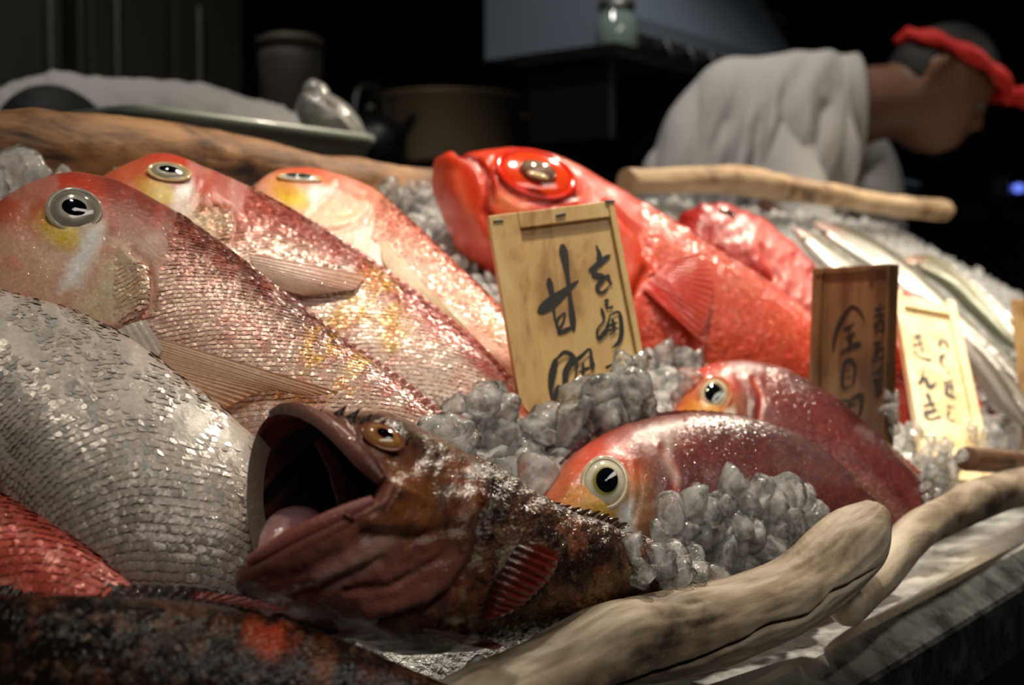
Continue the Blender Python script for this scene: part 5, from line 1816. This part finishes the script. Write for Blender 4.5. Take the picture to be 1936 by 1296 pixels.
for s_ in (-1, 1):
    mesh('knot_end', *tubeshell([kn, kn + sdH*s_*.02 + fw*.018 + upH*.010, kn + sdH*s_*.03 + fw*.040 + upH*.012], [.008, .011, .006], 10, 14, .5), M_RED, hb)
# shirt
SH = Fish([(1195, 420, 1215, 560, .07), (1215, 330, 1235, 600, .105), (1262, 245, 1285, 640, .125), (1338, 132, 1350, 640, .14), (1420, 107, 1420, 620, .15), (1500, 102, 1500, 580, .145), (1555, 103, 1550, 480, .125), (1590, 106, 1585, 330, .092)],
          [(1400, 300, Dc), (1600, 300, Dc), (1400, 500, Dc)], n=130, m=110, fit=False)
SH.displace(lambda s: (.110*(np.abs(vn(s.px*1.0 + .18*s.py, s.py*.10, .022, 4, 2) - .5) - .1)*sm(120, 260, s.py) + .022*(vn(s.px + .6*s.py, s.py*.25, .016, 9, 2) - .5) - .010*lump(s.px, s.py, [(1500, 330), (1540, 260), (1560, 200)], 10))*sm(.98, .9, s.ss)*sm(0, .4, s.ss)
            )
far_ = SH.G - 2*((SH.G - SH.o) @ SH.nn)[..., None]*SH.nn
rg = np.concatenate([SH.G, far_[:, SH.m-2:0:-1]], axis=1)
mesh('shirt', rg.reshape(-1, 3), gridfaces(SH.n, rg.shape[1], True), M_CLOTH, ch)
co_ = rg[-1]
cc_ = co_.mean(0)
vs = np.vstack([cc_ + (co_ - cc_)*1.0, cc_ + (co_ - cc_)*1.03 + RGT*.020, cc_ + (co_ - cc_)*.97 + RGT*.024, cc_ + (co_ - cc_)*.90 + RGT*.004])
mesh('collar', vs, gridfaces(4, len(co_), True), M_CLOTH, ch)
mesh('sleeve', *tubeshell([P(1540, 260, Dc + .16), P(1610, 330, Dc + .2), P(1640, 420, Dc + .17), P(1650, 480, Dc + .15)], [.085, .085, .070, .058], 26, 40), M_CLOTH, ch)
mesh('sleeve', *tubeshell([sho, sho*.5 + el1*.5, el1], [.066, .064, .060], 26, 40), M_CLOTH, ch)
pv, pf = merged([tubeshell([P(1285, 600, Dc), P(1290, 680, Dc)], [.16, .15], 28, 10, 1.2)] + [tubeshell([P(1290, 640, Dc) + DIR*s_, np.array([*(P(1290, 640, Dc) + DIR*s_)[:2], .5]), np.array([*(P(1290, 640, Dc) + DIR*s_)[:2], .03])], [.115, .085, .075], 20, 30) for s_ in (-.1, .1)])
mesh('trousers', pv, pf, M_TROUSER, ch)

# --- person bent over behind the log at left
Dl = 1.55
pl = thing('person', 'person in white bent low behind the brown log, only back and dark hair showing', 'person', P(300, 260, Dl)*np.array([1, 1, 0]))
hc2 = P(112, 330, Dl - .16)
fw2 = nrm(-DIR*.5 - UPV*.85); up2 = nrm(-DIR*.85 + UPV*.5)
hv2, hf2, sd2 = head_verts(hc2, fw2, up2, .20, 4)
tr2 = tubeshell([hc2 + DIR*.06, P(150, 285, Dl), P(300, 290, Dl), P(480, 320, Dl), P(560, 420, Dl + .02), P(570, 640, Dl + .05)], [.05, .075, .085, .075, .09, .10], 24, 40)
lg2 = [tubeshell([P(570, 620, Dl + .05) + DIR*s_, np.array([*(P(570, 620, Dl + .05) + DIR*s_)[:2], .5]), np.array([*(P(570, 620, Dl + .05) + DIR*s_)[:2], .04])], [.09, .065, .05], 18, 30) for s_ in (-.02, .16)]
ar2 = tubeshell([P(120, 300, Dl - .05), P(60, 420, Dl - .08), P(160, 480, Dl - .12)], [.05, .042, .03], 16, 24)
body_mesh([(hv2, hf2), tr2, ar2] + lg2 + hand(P(160, 480, Dl - .12), RGT - UPV*.3, -UPV), pl)
hx, hz = (hv2 - hc2) @ fw2, (hv2 - hc2) @ up2
sel = ((hz > .03) | (hx < -.02))
keep = [t for t in hf2 if all(sel[i] for i in t)]
idx = sorted({i for t in keep for i in t}); mp_ = {i: k for k, i in enumerate(idx)}
mesh('hair', (hc2 + (hv2 - hc2)*1.06)[idx], [tuple(mp_[i] for i in t) for t in keep], M_HAIR, pl)
CO = Fish([(-80, 260, -80, 330, .05), (-40, 205, -40, 380, .08), (0, 178, 0, 400, .10), (100, 150, 100, 400, .115), (240, 151, 240, 410, .12), (370, 164, 370, 420, .12), (470, 190, 470, 430, .115), (560, 218, 550, 470, .11), (630, 270, 610, 520, .10), (660, 380, 600, 640, .10)],
          [(300, 260, Dl), (600, 260, Dl + .02), (300, 400, Dl)], n=90, m=70, fit=False)
CO.displace(lambda s: .016*(vn(s.px, s.py*.5, .018, 4, 3) - .5) + .006*(vn(s.px, s.py, .05, 8, 2) - .5))
far_ = CO.G - 2*((CO.G - CO.o) @ CO.nn)[..., None]*CO.nn
rg = np.concatenate([CO.G, far_[:, CO.m-2:0:-1]], axis=1)
mesh('coat', rg.reshape(-1, 3), gridfaces(CO.n, rg.shape[1], True) + [tuple(range(rg.shape[1]))], M_CLOTH, pl)
pv, pf = merged([tubeshell([P(570, 620, Dl + .05) + DIR*s_, np.array([*(P(570, 620, Dl + .05) + DIR*s_)[:2], .5]), np.array([*(P(570, 620, Dl + .05) + DIR*s_)[:2], .03])], [.11, .085, .075], 20, 30) for s_ in (-.02, .16)])
mesh('trousers', pv, pf, M_TROUSER, pl)
